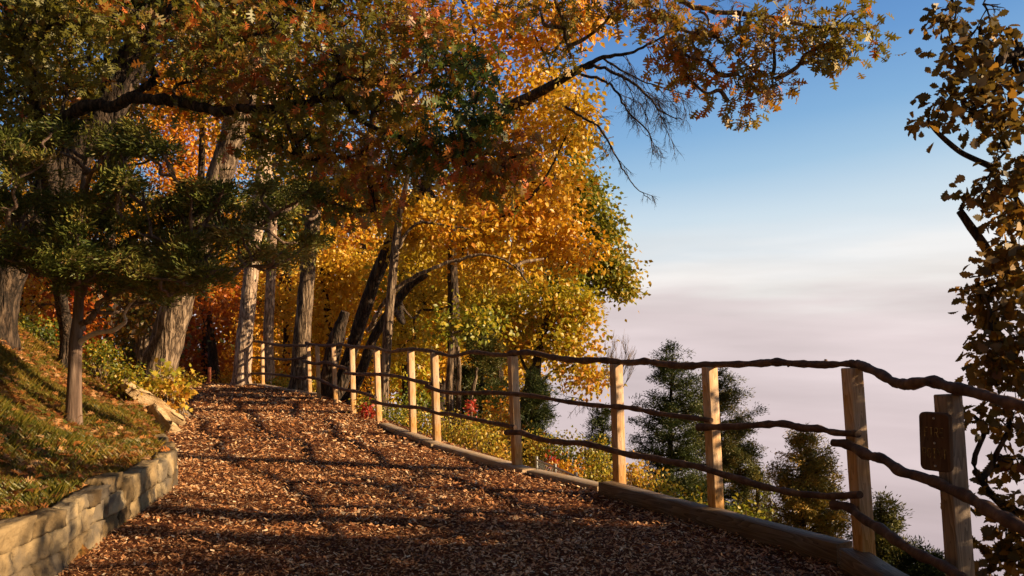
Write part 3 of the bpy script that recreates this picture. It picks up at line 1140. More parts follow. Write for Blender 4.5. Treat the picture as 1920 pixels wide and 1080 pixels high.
def tree(name, label, seed, trunk, radii, puffs=(), limbs=(), pal='yellow', bark='bark', tmpl=KT, size=(.10, .16), per=26, cr=.30, dens=1.0,
         base=.5, group=None, cat='tree', sides=16, ridges=.10, tw=1.0, twr=.009, droop=.35, bare=None, spread=.15, bury=.25, auto=True, leafkw=None, whorl=.5):
    """trunk: [(px,py,d)...] from the foot up; puffs: [(px,py,d,rx,ry[,clumps][,base])]; limbs: explicit [([(px,py,d)..], r0, r1)]"""
    rng = np.random.default_rng(seed)
    T = np.array([W(*p) if len(p) == 3 and not isinstance(p, np.ndarray) else p for p in trunk])
    foot = T[0].copy()
    foot[2] = float(gz(foot[0], foot[1]))
    if T[0][2] > foot[2] + .15:
        T = np.vstack([foot, T])
        radii = [radii[0] * 1.12] + list(radii)
    else:
        T[0] = foot
    T = np.vstack([T[0] - unit(T[1] - T[0]) * bury, T])
    radii = [radii[0] * 1.25] + list(radii)
    radii = np.interp(np.linspace(0, 1, len(T)), np.linspace(0, 1, len(radii)), radii) if len(radii) != len(T) else np.array(radii, float)
    SPN = 7
    P = smooth_path(T, SPN)
    rp = np.interp(np.arange(len(P)) / SPN, np.arange(len(T)), radii)
    hgt = P[:, 2] - foot[2]
    rp = rp * (1 + .35 * np.exp(-np.clip(hgt, 0, None) / .22))
    root = thing(name, foot, label, cat, group)
    g = Geo()
    tube(g, P, rp, sides, rough=.10, ridges=ridges if sides >= 16 else 0, nf=2.2)
    nodes = []
    for pl, r0, r1 in limbs:
        Q = smooth_path(np.array([W(*p) for p in pl]), 6)
        Q[1:-1] += rng.normal(0, .012, (len(Q) - 2, 3))
        tube(g, Q, np.linspace(r0, r1, len(Q)), 10 if r0 > .04 else 7, rough=.2, nf=8)
        nodes += list(Q[2:])
    allc = []
    bases = []
    for pf in puffs:
        c, r = puff(*pf[:5])
        ncl = pf[5] if len(pf) > 5 and pf[5] else max(6, int(dens * 26 * (r[0] * r[2]) ** .75 / cr ** 1.2 * .35))
        pb = pf[6] if len(pf) > 6 else base
        C = clump_centres(rng, c, r, ncl)
        allc.append(C)
        bases.append(np.full(len(C), pb))
        if auto:
            # limb from the trunk (or an explicit limb) to the heart of this part of the crown
            cand = np.vstack([P[len(P) // 4:], np.array(nodes)]) if nodes else P[len(P) // 4:]
            dd = np.linalg.norm(cand - c, axis=1) + np.clip(cand[:, 2] - c[2] + .3, 0, None) * 1.2
            j = int(np.argmin(dd))
            L_ = np.linalg.norm(cand[j] - c)
            if L_ > .3:
                Q = smooth_path(jitter_path(cand[j], c + unit(c - cand[j]) * r[0] * .35, rng, 5, .3, -.06), 4)
                r0 = min(.012 + .020 * L_, .09)
                tube(g, Q, np.linspace(r0, .010, len(Q)), 7, rough=.15, nf=6)
                nodes += list(Q[4:])
    gt = g
    if allc:
        C = np.vstack(allc)
        B = np.concatenate(bases)
        if tw > 0:
            twigs_to(gt, rng, nodes if nodes else list(P[-10:]), C, twr, 3, tw)
        g = Geo()
        leaves(g, rng, C, per, cr, tmpl, size, 0, spread, droop, whorl=whorl, **(leafkw or {}))
        # per-clump base tone
        t = np.concatenate(g.t)
        nf = len(tmpl[1])
        t = np.clip(t + np.repeat(np.repeat(B, per), nf), 0, 1)
        g.t = [t]
        g.build('crown', lm(pal), root)
    if bare:
        g = gt
        for pl, r0, r1, n_, ln in bare:
            Q = smooth_path(np.array([W(*p) for p in pl]), 6)
            Q[1:-1] += rng.normal(0, .01, (len(Q) - 2, 3))
            tube(g, Q, np.linspace(r0, r1, len(Q)), 7, rough=.15, nf=8)
            bare_twigs(g, rng, Q, max(r1, .008), 2, ln, .22, n_)
    gt.build('trunk', M[bark], root, smooth=True)
    return root


def conifer(name, label, seed, px, top, d, hw, bottom, pal='juniper', nb=150, per=34, cr=.11, size=(.05, .10), group=None, cat='tree', lean=0, bare_top=False, shape=.8, tint=.45, basez=None, gap=.25, fine=.62):
    """conical juniper: whorled ragged boughs with sprays of fine foliage"""
    rng = np.random.default_rng(seed)
    size = (size[0] * fine, size[1] * fine)
    per = int(per * 1.5)
    cr = cr * .8
    tp = W(px, top, d)
    bt = W(px + lean, bottom, d)
    gzv = float(gz(bt[0], bt[1]))
    foot = np.array([bt[0], bt[1], gzv])
    H = tp[2] - min(bt[2], tp[2] - .5)
    Rm = hw * d / F
    root = thing(name, foot, label, cat, group)
    g = Geo()
    P = smooth_path(np.array([foot - [0, 0, .2], foot, (foot * .6 + tp * .4) + rng.normal(0, .03, 3), tp * .75 + foot * .25 + rng.normal(0, .03, 3), tp]), 6)
    tube(g, P, np.linspace(.035 + .02 * (tp[2] - foot[2]), .006, len(P)), 8, rough=.1)
    Cs = []
    for i in range(nb):
        h = rng.random() ** .85
        z = tp[2] - h * (tp[2] - max(foot[2] + .25, tp[2] - H * 1.25))
        j = int(np.argmin(np.abs(P[:, 2] - z)))
        o = P[j]
        prof = min((h * 1.15) ** shape, 1.0)
        az = rng.random() * 6.283
        ragged = .55 + .45 * rng.random() + .25 * float(vnoise(np.array([[math.cos(az) * 2 + seed, math.sin(az) * 2, z * 1.7]]))[0])
        L_ = Rm * prof * ragged * 1.05 + .05
        e = rng.uniform(-.05, .55) * (1.1 - .6 * h)
        dv = unit(np.array([math.cos(az), math.sin(az), e]))
        n = 4
        Q = [o]
        for s in range(n):
            dv = unit(dv + rng.normal(0, .13, 3) + np.array([0, 0, .06]))
            Q.append(Q[-1] + dv * L_ / n)
        Q = np.array(Q)
        tube(g, Q, np.linspace(.006 + .008 * L_, .003, n + 1), 4, cap=False)
        m = max(2, int(L_ / cr * 1.5))
        ts = gap + (1 - gap) * rng.random(m) ** .8
        q = np.stack([np.interp(ts * n, np.arange(n + 1), Q[:, a]) for a in range(3)], -1) + rng.normal(0, .35, (m, 3)) * cr * np.array([1, 1, .6])
        Cs.append(q)
    Cs.append(P[-8:] if not bare_top else P[-8:-4])
    g.build('trunk', M['bark_dark'], root, smooth=True)
    C = np.vstack(Cs)
    g = Geo()
    leaves(g, rng, C, per, cr * .5, SP_, size, tint, .12, -.25, .3, .8, align=.8)
    g.build('crown', lm(pal), root)
    return root


TG = 'tall trees along the woodland path'
OG = (*OAK,)

# --- foreground red oak with the long dark limb
RO = [(40, 70, 9.4, 90, 80), (150, 30, 9.2, 110, 70), (40, 180, 9.6, 60, 60), (130, 130, 9.4, 80, 60), (280, 50, 8.8, 120, 70), (370, 130, 8.7, 110, 70), (500, 50, 8.5, 110, 80),
      (480, 160, 8.5, 90, 60, None, .6), (580, 170, 8.2, 110, 70), (640, 80, 8.2, 110, 80), (730, 180, 8.0, 110, 75), (560, 270, 8.2, 80, 50), (660, 290, 8.0, 90, 60, None, .62), (700, 370, 7.9, 70, 40, None, .5),
      (790, 60, 7.8, 80, 60), (860, 130, 7.7, 60, 60, None, .1), (830, 260, 7.8, 90, 60, None, .15), (900, 310, 7.7, 70, 45, None, .6), (975, 290, 7.6, 60, 30, None, .6), (890, 210, 7.7, 60, 50, None, .1), (480, 250, 8.4, 60, 35),
      (760, 290, 7.9, 70, 60), (940, 350, 7.6, 60, 30), (620, 380, 8.1, 60, 30, None, .3)]
tree('red_oak', 'red oak with a long dark limb reaching right over the path, green and red leaves', 11,
     [(126, 630, 12.9), (114, 560, 12.4), (106, 470, 11.4), (88, 300, 10.2), (72, 200, 10), (60, 80, 9.8), (90, -60, 9.6), (160, -180, 9.4)], [.10, .095, .09, .10, .09, .08, .07, .06], RO,
     [([(86, 290, 10.2), (100, 250, 9.6), (130, 215, 9.2), (175, 198, 9), (215, 200, 8.9), (245, 184, 8.8), (300, 188, 8.6), (355, 195, 8.5), (410, 210, 8.4), (460, 205, 8.3), (520, 203, 8.2), (590, 190, 8.1), (640, 185, 8.0), (665, 215, 8), (715, 245, 7.9), (790, 270, 7.9), (850, 300, 7.8)], .085, .018),
      ([(230, 190, 8.9), (270, 165, 8.9), (285, 150, 8.9), (285, 105, 8.9), (300, 60, 8.9), (330, -20, 8.8)], .05, .03),
      ([(590, 192, 8.1), (640, 150, 8.0), (720, 150, 7.9), (800, 130, 7.8), (860, 120, 7.7)], .025, .010),
      ([(90, -60, 9.6), (300, -120, 9.0), (560, -110, 8.5), (800, -50, 8.0)], .07, .03)],
     'redoak', 'bark_dark', OG, (.075, .165), 15, .13, .78, .46, TG, spread=.17, twr=.007)

# --- oak bough over the sky at the top, leaves orange and olive
TO = [(1075, 25, 7.7, 50, 30, 8), (1060, 110, 7.8, 36, 24, 5), (1160, 10, 7.5, 70, 28, 14), (1245, 25, 7.3, 55, 30, 14), (1275, 95, 7.2, 36, 22, 7), (1310, 55, 7.2, 60, 35), (1250, 115, 7.3, 30, 22, 6), (1290, 140, 7.2, 30, 18, 7),
      (1390, 40, 7.0, 70, 45), (1450, 75, 6.9, 65, 32), (1500, 25, 6.9, 60, 40), (1560, 70, 6.7, 50, 28), (1600, 35, 6.7, 38, 35), (1570, 103, 6.7, 28, 12, 4), (1620, 85, 6.7, 20, 15, 3), (1520, 90, 6.8, 40, 14, 6),
      (1370, 138, 7.0, 22, 15, 4), (1420, 140, 7.0, 26, 16, 5), (1460, 165, 6.9, 18, 14, 4), (1360, 192, 7.0, 12, 10, 2), (1402, 208, 7.0, 12, 9, 3), (1430, 175, 7, 18, 10, 3), (990, 10, 7.9, 60, 30, 8)]
tree('orange_oak', 'oak whose orange and olive leafed bough hangs across the blue sky at the top', 12,
     [np.array([-7.0, 6.2, .8]), np.array([-6.6, 6.4, 3.5]), np.array([-5.6, 6.8, 6.0]), np.array([-4.0, 7.2, 7.2])], [.26, .22, .18, .14], TO,
     [([(150, -560, 7.2), (500, -420, 7.4), (800, -260, 7.5), (1020, -110, 7.5), (1180, -40, 7.4), (1300, 10, 7.2), (1420, 30, 7), (1540, 50, 6.8), (1600, 55, 6.7)], .055, .008),
      ([(1310, 15, 7.2), (1330, 40, 7.15), (1350, 75, 7.1), (1380, 105, 7.05), (1400, 125, 7)], .014, .006),
      ([(1400, 125, 7), (1410, 150, 7), (1400, 180, 7), (1396, 205, 7)], .006, .004),
      ([(1400, 125, 7), (1385, 150, 7), (1378, 180, 7), (1362, 192, 7)], .006, .003),
      ([(1400, 125, 7), (1440, 140, 6.95), (1460, 160, 6.9)], .006, .003),
      ([(1020, -110, 7.5), (1040, -20, 7.6), (1060, 60, 7.7), (1070, 110, 7.8)], .03, .012)],
     'orangeoak', 'bark', OG, (.075, .15), 11, .10, .62, .36, TG, spread=.2, twr=.006)

# --- right-hand oak hanging over the fence
BO = [(1772, 30, 4.9, 28, 30, 6), (1795, 95, 4.9, 30, 30, 6), (1840, 55, 4.9, 22, 26, 4), (1820, 150, 4.8, 38, 35, 9), (1785, 190, 4.8, 35, 24, 6), (1745, 228, 4.8, 20, 10, 3), (1860, 175, 4.8, 38, 30, 8), (1895, 225, 4.8, 30, 32, 8), (1850, 240, 4.8, 24, 20, 4),
      (1905, 75, 4.9, 20, 25, 4), (1900, 130, 4.9, 16, 12, 3), (1840, 365, 4.8, 28, 20, 5), (1815, 372, 4.8, 14, 10, 2), (1875, 340, 4.7, 26, 25, 5), (1910, 300, 4.7, 20, 30, 6), (1900, 400, 4.7, 30, 40, 8), (1905, 470, 4.7, 26, 40, 9), (1870, 510, 4.7, 32, 35, 8), (1835, 545, 4.7, 24, 16, 4),
      (1880, 580, 4.7, 34, 34, 10), (1905, 640, 4.6, 28, 36, 10), (1870, 650, 4.6, 26, 30, 7), (1850, 700, 4.6, 20, 16, 3), (1895, 715, 4.6, 32, 36, 9), (1830, 790, 4.5, 22, 14, 3), (1890, 790, 4.5, 30, 36, 8), (1908, 870, 4.5, 24, 36, 7), (1845, 925, 4.5, 20, 16, 3), (1890, 950, 4.4, 34, 30, 8), (1880, 1030, 4.4, 40, 35, 9), (1910, 1000, 4.4, 30, 40, 8), (1850, 1070, 4.4, 30, 20, 5)]
OFF = []
ro = np.random.default_rng(77)
ok_root = None


def world_puff_px(x, y, z, r):
    """turn a world position into the (px,py,d,rx,ry) form"""
    # invert W for given y
    a, b = z - CAMZ, y
    v = (a * CP / b - SP) / (CP + a * SP / b)
    dy = CP - v * SP
    u = x / y * dy
    return (960 + u * F, 540 - v * F, y, r * F / y, r * .8 * F / y)


for (x, y, z, r, n) in ((4.6, 3.2, 1.1, .75, 130), (4.3, 4.4, .6, .6, 90), (5.3, 4.3, 1.7, .85, 150), (5.4, 5.4, 1.3, .7, 80), (6.2, 3.4, 2.2, .9, 110), (4.4, 2.2, .9, .75, 120), (5.5, 2.0, 1.9, .9, 130), (5.0, 5.0, .5, .6, 90), (6.6, 4.9, 2.3, .8, 60), (5.0, .9, 1.3, .9, 120),
                        (4.2, 3.6, 1.7, .5, 60), (4.9, 3.9, 2.3, .6, 70), (5.8, 4.2, 1.6, .7, 90), (5.0, 6.1, 2.2, .5, 12), (6.0, 7.0, 2.7, .6, 10), (5.2, 4.9, 3.4, .9, 50), (4.8, 5.0, 4.4, .9, 40), (5.4, 3.1, 3.0, .8, 50), (5.2, 1.5, 2.9, .7, 30)):
    OFF.append(world_puff_px(x, y, z, r) + (n,))
tree('brown_oak', 'brown leafed oak hanging into view beside the sign, with a broken limb stub', 13,
     [np.array([5.1, 5.4, -2.0]), np.array([4.9, 5.3, 0.0]), np.array([4.7, 5.1, 2.0]), np.array([4.9, 5.0, 3.6]), np.array([5.2, 5.0, 5.0])], [.22, .18, .15, .12, .07], BO + OFF,
     [([(2200, 700, 5.1), (2040, 640, 4.95), (1925, 560, 4.8), (1800, 396, 4.8)], .055, .024),
      ([(2250, 250, 5.1), (2050, 140, 5), (1960, 100, 4.9), (1920, 97, 4.9), (1885, 109, 4.85), (1857, 139, 4.8), (1834, 185, 4.8), (1823, 220, 4.8)], .045, .008),
      ([(1950, 95, 4.9), (1920, 120, 4.85), (1915, 153, 4.8), (1904, 185, 4.8), (1885, 218, 4.8), (1883, 264, 4.8), (1862, 324, 4.8)], .022, .006),
      ([(2050, -60, 4.9), (1900, -40, 4.9), (1800, -20, 4.9), (1790, 40, 4.9)], .02, .005),
      ([(2230, 750, 5), (2050, 720, 4.8), (1960, 700, 4.7), (1900, 690, 4.6)], .035, .008),
      ([(2230, 950, 5), (2050, 960, 4.6), (1960, 970, 4.5), (1890, 960, 4.4)], .03, .008),
      ([(2000, 500, 4.9), (1960, 440, 4.8), (1920, 420, 4.7)], .02, .008)],
     'brownoak', 'bark_dark', (*BROAD,), (.05, .09), 12, .066, 1.0, .18, TG, spread=.2, twr=.005,
     bare=[([(1885, 218, 4.8), (1880, 270, 4.8), (1868, 310, 4.8), (1850, 340, 4.8)], .006, .003, 4, .22), ([(1850, -20, 4.9), (1845, 20, 4.9), (1838, 60, 4.9)], .006, .003, 3, .15)])

# --- foreground red cedar
cb = hit(137, 788)
cd = float(cb[1])
rc = np.random.default_rng(414)
CE = []
while len(CE) < 330:
    x, y = rc.uniform(-20, 625), rc.uniform(235, 570)
    lo_ = np.interp(x, [-20, 120, 300, 420, 520, 625], [500, 545, 565, 530, 510, 450])
    hi_ = np.interp(x, [-20, 100, 250, 330, 380, 450, 540, 625], [250, 235, 240, 290, 345, 360, 330, 390])
    if not hi_ < y < lo_: continue
    if vnoise(np.array([[x / 42.0, y / 24.0, 3.3]]))[0] < -.12: continue
    CE.append((x, y, cd + rc.uniform(-1.5, .6), rc.uniform(18, 42), rc.uniform(8, 18), int(rc.uniform(4, 9)), rc.uniform(.25, .7)))
CEDAR = tree('red_cedar', 'dark green cedar with weathered knotty trunk and bare curved side branch on the bank', 14,
     [cb, (140, 700, cd), (142, 640, cd), (146, 590, cd), (150, 520, cd), (148, 440, cd), (155, 350, cd), (165, 260, cd)], [k_ * cd / 9.3 for k_ in (.072, .07, .072, .056, .05, .04, .03, .015)], CE,
     [([(146, 640, cd), (153, 612, cd), (168, 598, cd - .05), (182, 580, cd - .05), (195, 560, cd - .1), (230, 545, cd - .1), (280, 535, cd - .2), (330, 500, cd - .3)], .045, .015),
      ([(150, 560, cd), (180, 500, cd), (260, 440, cd), (360, 400, cd), (470, 390, cd), (560, 400, cd)], .035, .012),
      ([(150, 540, cd), (110, 480, cd), (60, 430, cd), (20, 400, cd)], .03, .012)],
     'cedar', 'cedar_bark', SP_, (.035, .075), 60, .060, 1, .36, TG, twr=.005, droop=-.15, spread=.14, sides=20, ridges=.10, leafkw=dict(align=1.0),
     bare=[([(330, 500, cd - .3), (325, 480, cd - .5), (318, 450, cd - .55), (315, 400, cd - .55), (312, 370, cd - .55)], .008, .003, 3, .16),
           ([(330, 520, cd - .3), (370, 470, cd - .5), (410, 440, cd - .5), (430, 415, cd - .5)], .008, .003, 4, .2),
           ([(146, 600, cd), (110, 575, cd), (80, 570, cd)], .008, .003, 4, .2), ([(200, 560, cd - .1), (235, 568, cd - .1), (262, 567, cd - .1)], .006, .003, 3, .12)])

g = Geo()
Q = smooth_path(np.array([W(*p) for p in [(146, 646, cd), (160, 634, cd - .04), (178, 625, cd - .08), (195, 622, cd - .1), (212, 620, cd - .12), (228, 610, cd - .14), (236, 601, cd - .15), (233, 590, cd - .16), (240, 576, cd - .17), (250, 564, cd - .18), (262, 553, cd - .2)]]), 6)
tube(g, Q, np.interp(np.arange(len(Q)), [0, 20, len(Q)], [.036, .028, .010]), 12, rough=.25, nf=9)
g.build('bare_branch', M['driftwood'], CEDAR, smooth=True)['label'] = 'pale bare curved side branch'

# --- big trunks of the wood
b4 = W(296, 705, 14.6)
tree('leaning_oak', 'thick leaning oak trunk with deeply furrowed bark above the yellow bush', 15,
     [b4, (312, 640, 14.6), (337, 560, 14.5), (368, 470, 14.4), (405, 355, 14.3), (427, 285, 14.2), (447, 215, 14.1), (480, 110, 14), (540, -60, 13.8), (600, -200, 13.6)], [.29, .27, .25, .23, .215, .21, .20, .19, .15, .12],
     [(560, 20, 14, 100, 60), (440, -20, 13.5, 110, 60), (650, -40, 13.5, 120, 60), (380, 60, 15, 80, 50), (330, -60, 14, 90, 60)],
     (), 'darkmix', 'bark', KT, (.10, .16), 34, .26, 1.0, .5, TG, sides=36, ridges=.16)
tree('leaning_oak', 'large dark trunk leaning right from the picture edge behind the cedar', 16,
     [(-25, 680, cd + 2), (-2, 560, cd + 2), (30, 470, cd + 1.9), (85, 370, cd + 1.8), (140, 290, cd + 1.7), (195, 215, cd + 1.6), (240, 130, cd + 1.5), (290, 50, cd + 1.4), (350, -70, cd + 1.2)], [k_ * (cd + 2) / F for k_ in (36, 32, 30, 30, 31, 31, 28, 24, 18)],
     [(200, -20, 10.5, 130, 50), (60, 20, 10.8, 90, 60), (330, 10, 10.6, 100, 60), (-40, 120, 10.8, 80, 90), (10, 260, 11.5, 60, 60)],
     (), 'darkmix', 'bark_dark', KT, (.09, .15), 30, .24, 1.2, .4, TG, sides=36, ridges=.15)  # dark bark puts the foliage's shade on this trunk into its colour
tree('ash_tree', 'pale straight trunk at the end of the fence, striped by rail shadows', 17,
     [(452, 721, 25.3), (460, 620, 25.3), (470, 520, 25.2), (485, 380, 25), (505, 220, 25), (520, 50, 25)], [.27, .25, .235, .22, .19, .12],
     [(450, 150, 25, 80, 80), (540, 70, 25, 90, 80), (500, 250, 25.5, 60, 50), (420, 40, 25, 80, 60)], (), 'yellowgreen', 'bark_pale', KT, (.13, .2), 26, .42, 1.2, .4, TG, sides=28, ridges=.07)
tree('ash_tree', 'slimmer pale trunk standing right behind the lone far fence post', 18,
     [(506, 722, 28.5), (503, 640, 28.5), (506, 560, 28.4), (510, 420, 28), (500, 260, 28), (510, 100, 28)], [.19, .18, .17, .16, .14, .08],
     [(500, 160, 28, 70, 80), (570, 200, 28, 60, 60), (440, 240, 28, 60, 50)], (), 'amber', 'bark_pale', KT, (.14, .2), 26, .45, 1.2, .4, TG, sides=24, ridges=.07)
tree('ash_tree', 'grey trunk with one black side rising just left of the twin fence posts', 19,
     [(560, 732, 22.6), (566, 640, 22.6), (574, 540, 22.5), (582, 450, 22.3), (598, 330, 22), (615, 180, 22)], [.25, .235, .22, .2, .17, .12],
     [(600, 200, 22, 90, 80), (540, 320, 22.5, 60, 60), (650, 320, 22, 60, 60), (660, 110, 22, 80, 70)], (), 'green', 'bark', KT, (.12, .19), 26, .38, 1.2, .55, TG, sides=28, ridges=.12)

# --- leaning yellow tree with the bare boughs against the sky
tree('yellow_maple', 'dark trunk leaning far right behind the fence, carrying the great yellow crown', 20,
     [(628, 770, 20.4), (652, 680, 20.2), (690, 560, 20), (733, 455, 19.8), (795, 345, 19.4), (850, 285, 19), (930, 215, 18.2), (1020, 168, 17.2), (1095, 125, 16.4)], [.19, .175, .165, .16, .15, .13, .12, .10, .07],
     [(690, 340, 21, 90, 70), (790, 230, 20.5, 100, 90), (880, 330, 20.5, 100, 80), (960, 250, 19.5, 95, 90), (1020, 170, 18.5, 80, 70), (1060, 250, 18, 62, 50), (900, 100, 19.5, 120, 100), (1000, 50, 18.5, 90, 80), (760, 60, 20.5, 120, 90), (1050, 330, 19, 35, 45), (980, 340, 19.5, 80, 60), (1085, 195, 17, 38, 30), (700, 200, 21, 90, 70), (850, -60, 19, 160, 60), (1090, 40, 17.5, 60, 50, None, .6)],
     [([(795, 345, 19.4), (840, 400, 19), (900, 420, 18.6), (960, 400, 18.2)], .07, .02)], 'yellow', 'bark_dark', KT, (.11, .18), 46, .30, .75, .46, TG, sides=20, ridges=.08,
     bare=[([(1095, 125, 16.4), (1130, 108, 16.1), (1180, 100, 15.9), (1230, 75, 15.6), (1290, 40, 15.3)], .055, .010, 7, 1.15),
           ([(1090, 130, 16.4), (1120, 125, 16.2), (1170, 145, 16), (1215, 180, 15.8), (1240, 210, 15.6), (1280, 225, 15.4)], .045, .010, 8, 1.0),
           ([(1090, 140, 16.4), (1130, 150, 16.2), (1155, 170, 16), (1180, 212, 16), (1215, 245, 15.8), (1225, 290, 15.8)], .035, .009, 7, .7),
           ([(1060, 200, 16.6), (1095, 222, 16.4), (1125, 240, 16.2), (1150, 285, 16), (1170, 320, 16), (1190, 350, 15.9), (1220, 375, 15.8)], .032, .007, 7, .6),
           ([(1130, 108, 16.1), (1180, 140, 15.9), (1230, 160, 15.6), (1300, 180, 15.3)], .025, .007, 7, .9)])
tree('yellow_maple', 'slender dark upright trunk crossing the leaning one, with a low right bough', 21,
     [(716, 800, 17.6), (722, 700, 17.5), (728, 610, 17.5), (735, 530, 17.4), (742, 460, 17.3), (752, 390, 17.2), (770, 310, 17)], [.12, .105, .10, .095, .085, .07, .04],
     [(800, 400, 18, 80, 50), (880, 440, 18, 80, 45), (950, 420, 18, 70, 60, None, .45), (1030, 400, 18.5, 60, 60, None, .42), (1040, 470, 18.5, 60, 45, None, .42), (960, 500, 18, 80, 40, None, .3), (760, 440, 18.5, 50, 50), (1090, 460, 18.5, 40, 40, None, .45)],
     [([(690, 620, 17.9), (720, 570, 17.6), (745, 540, 17.5), (800, 507, 17.3), (860, 487, 17.2), (912, 478, 17.1), (960, 495, 17.1), (990, 530, 17.1)], .06, .015),
      ([(738, 480, 17.3), (780, 420, 17.2), (850, 425, 17.1), (880, 430, 17)], .04, .012)], 'amber', 'bark', KT, (.10, .17), 46, .28, .75, .30, TG, sides=20, ridges=.1)
tree('yellow_maple', 'second leaning trunk low behind the leaning maple, close beside its foot', 22,
     [(645, 800, 19.6), (672, 710, 19.4), (705, 625, 19.3), (760, 545, 19.2), (800, 515, 19)], [.13, .12, .11, .10, .06],
     [(800, 560, 26.5, 70, 50), (880, 560, 25.5, 60, 45), (760, 640, 27, 60, 40), (780, 480, 24.5, 70, 45)], (), 'yellow', 'bark_dark', KT, (.12, .18), 26, .34, 1.2, .3, TG, sides=18, ridges=.1)
tree('dead_trunk', 'short broken trunk with torn top leaning behind the fence', 23,
     [(608, 745, 21.6), (618, 690, 21.5), (632, 630, 21.4), (648, 585, 21.3)], [.21, .2, .19, .12], (), (), 'yellow', 'bark_dark', group=TG, cat='dead tree', sides=20, ridges=.2)
tree('green_oak', 'green crowned tree at the right edge of the wood, against the pale sky', 24,
     [(985, 800, 24), (1000, 700, 24.2), (1020, 600, 24.5), (1050, 500, 25), (1080, 420, 25)], [.22, .2, .17, .13, .08],
     [(1105, 400, 25, 45, 40), (1130, 440, 25, 38, 40), (1150, 490, 25, 30, 38), (1168, 520, 25, 20, 25), (1175, 545, 25, 14, 10, 8), (1140, 520, 25, 36, 36), (1100, 370, 25, 36, 26), (1115, 490, 25, 50, 40), (1085, 270, 25.5, 14, 24, 8), (1070, 250, 25.5, 16, 12, 6), (1090, 345, 25, 25, 30), (1060, 330, 25.5, 40, 60), (1060, 540, 25, 60, 50, None, .5)],
     (), 'green', 'bark_dark', KT, (.12, .19), 44, .27, .9, .60, TG, sides=16, ridges=.08)
tree('yellow_green_maple', 'low spreading tree with yellow green leaves over the fog, stems dark', 25,
     [(1000, 820, 20), (1004, 720, 20), (1010, 650, 20.2), (1030, 590, 20.5), (1050, 540, 20.5)], [.14, .12, .11, .09, .05],
     [(1060, 560, 20.5, 60, 45), (1085, 600, 20.5, 42, 32), (1000, 590, 21, 80, 50), (930, 570, 21.5, 70, 45), (1085, 650, 20, 36, 20), (1050, 640, 20, 50, 30), (1080, 705, 19.5, 38, 18), (1105, 715, 19.5, 20, 16), (980, 640, 20.5, 60, 30), (1100, 570, 20.5, 26, 30), (930, 640, 21, 50, 35), (1060, 680, 19.8, 30, 14)],
     [([(1004, 720, 20), (985, 690, 20), (975, 660, 20)], .05, .03), ([(1000, 750, 20), (1030, 700, 19.8), (1070, 690, 19.6)], .04, .012)], 'yellowgreen', 'bark_dark', KT, (.10, .16), 44, .25, .8, .48, TG, sides=16, ridges=.08,
     bare=[([(1040, 760, 18), (1070, 745, 18), (1095, 750, 18)], .012, .005, 5, .5)])
tree('dark_oak', 'dark straight trunk between the yellow crowns, above the soft green pine', 26,
     [(848, 790, 24.5), (850, 650, 24.5), (850, 560, 24.4), (848, 480, 24.2), (850, 380, 24)], [.2, .18, .17, .15, .12],
     [(850, 500, 27.5, 70, 60), (900, 400, 26, 90, 60), (780, 560, 29, 60, 50)], (), 'yellow', 'bark_dark', KT, (.13, .2), 26, .4, 1.2, .55, TG, sides=18, ridges=.1)
tree('thin_twin_trunk', 'cluster of slim pale stems low behind the fence under the green pine', 27,
     [(846, 790, 17), (842, 730, 17), (846, 670, 17), (848, 630, 17)], [.09, .08, .07, .05], [(850, 610, 17.2, 50, 26), (900, 600, 17.2, 50, 26)],
     [([(858, 790, 17), (862, 720, 17), (858, 650, 17)], .06, .04), ([(868, 800, 17.1), (884, 740, 17.1), (895, 690, 17.1)], .05, .03)], 'yellowgreen', 'bark', KT, (.09, .14), 26, .25, 1.1, .3, TG)

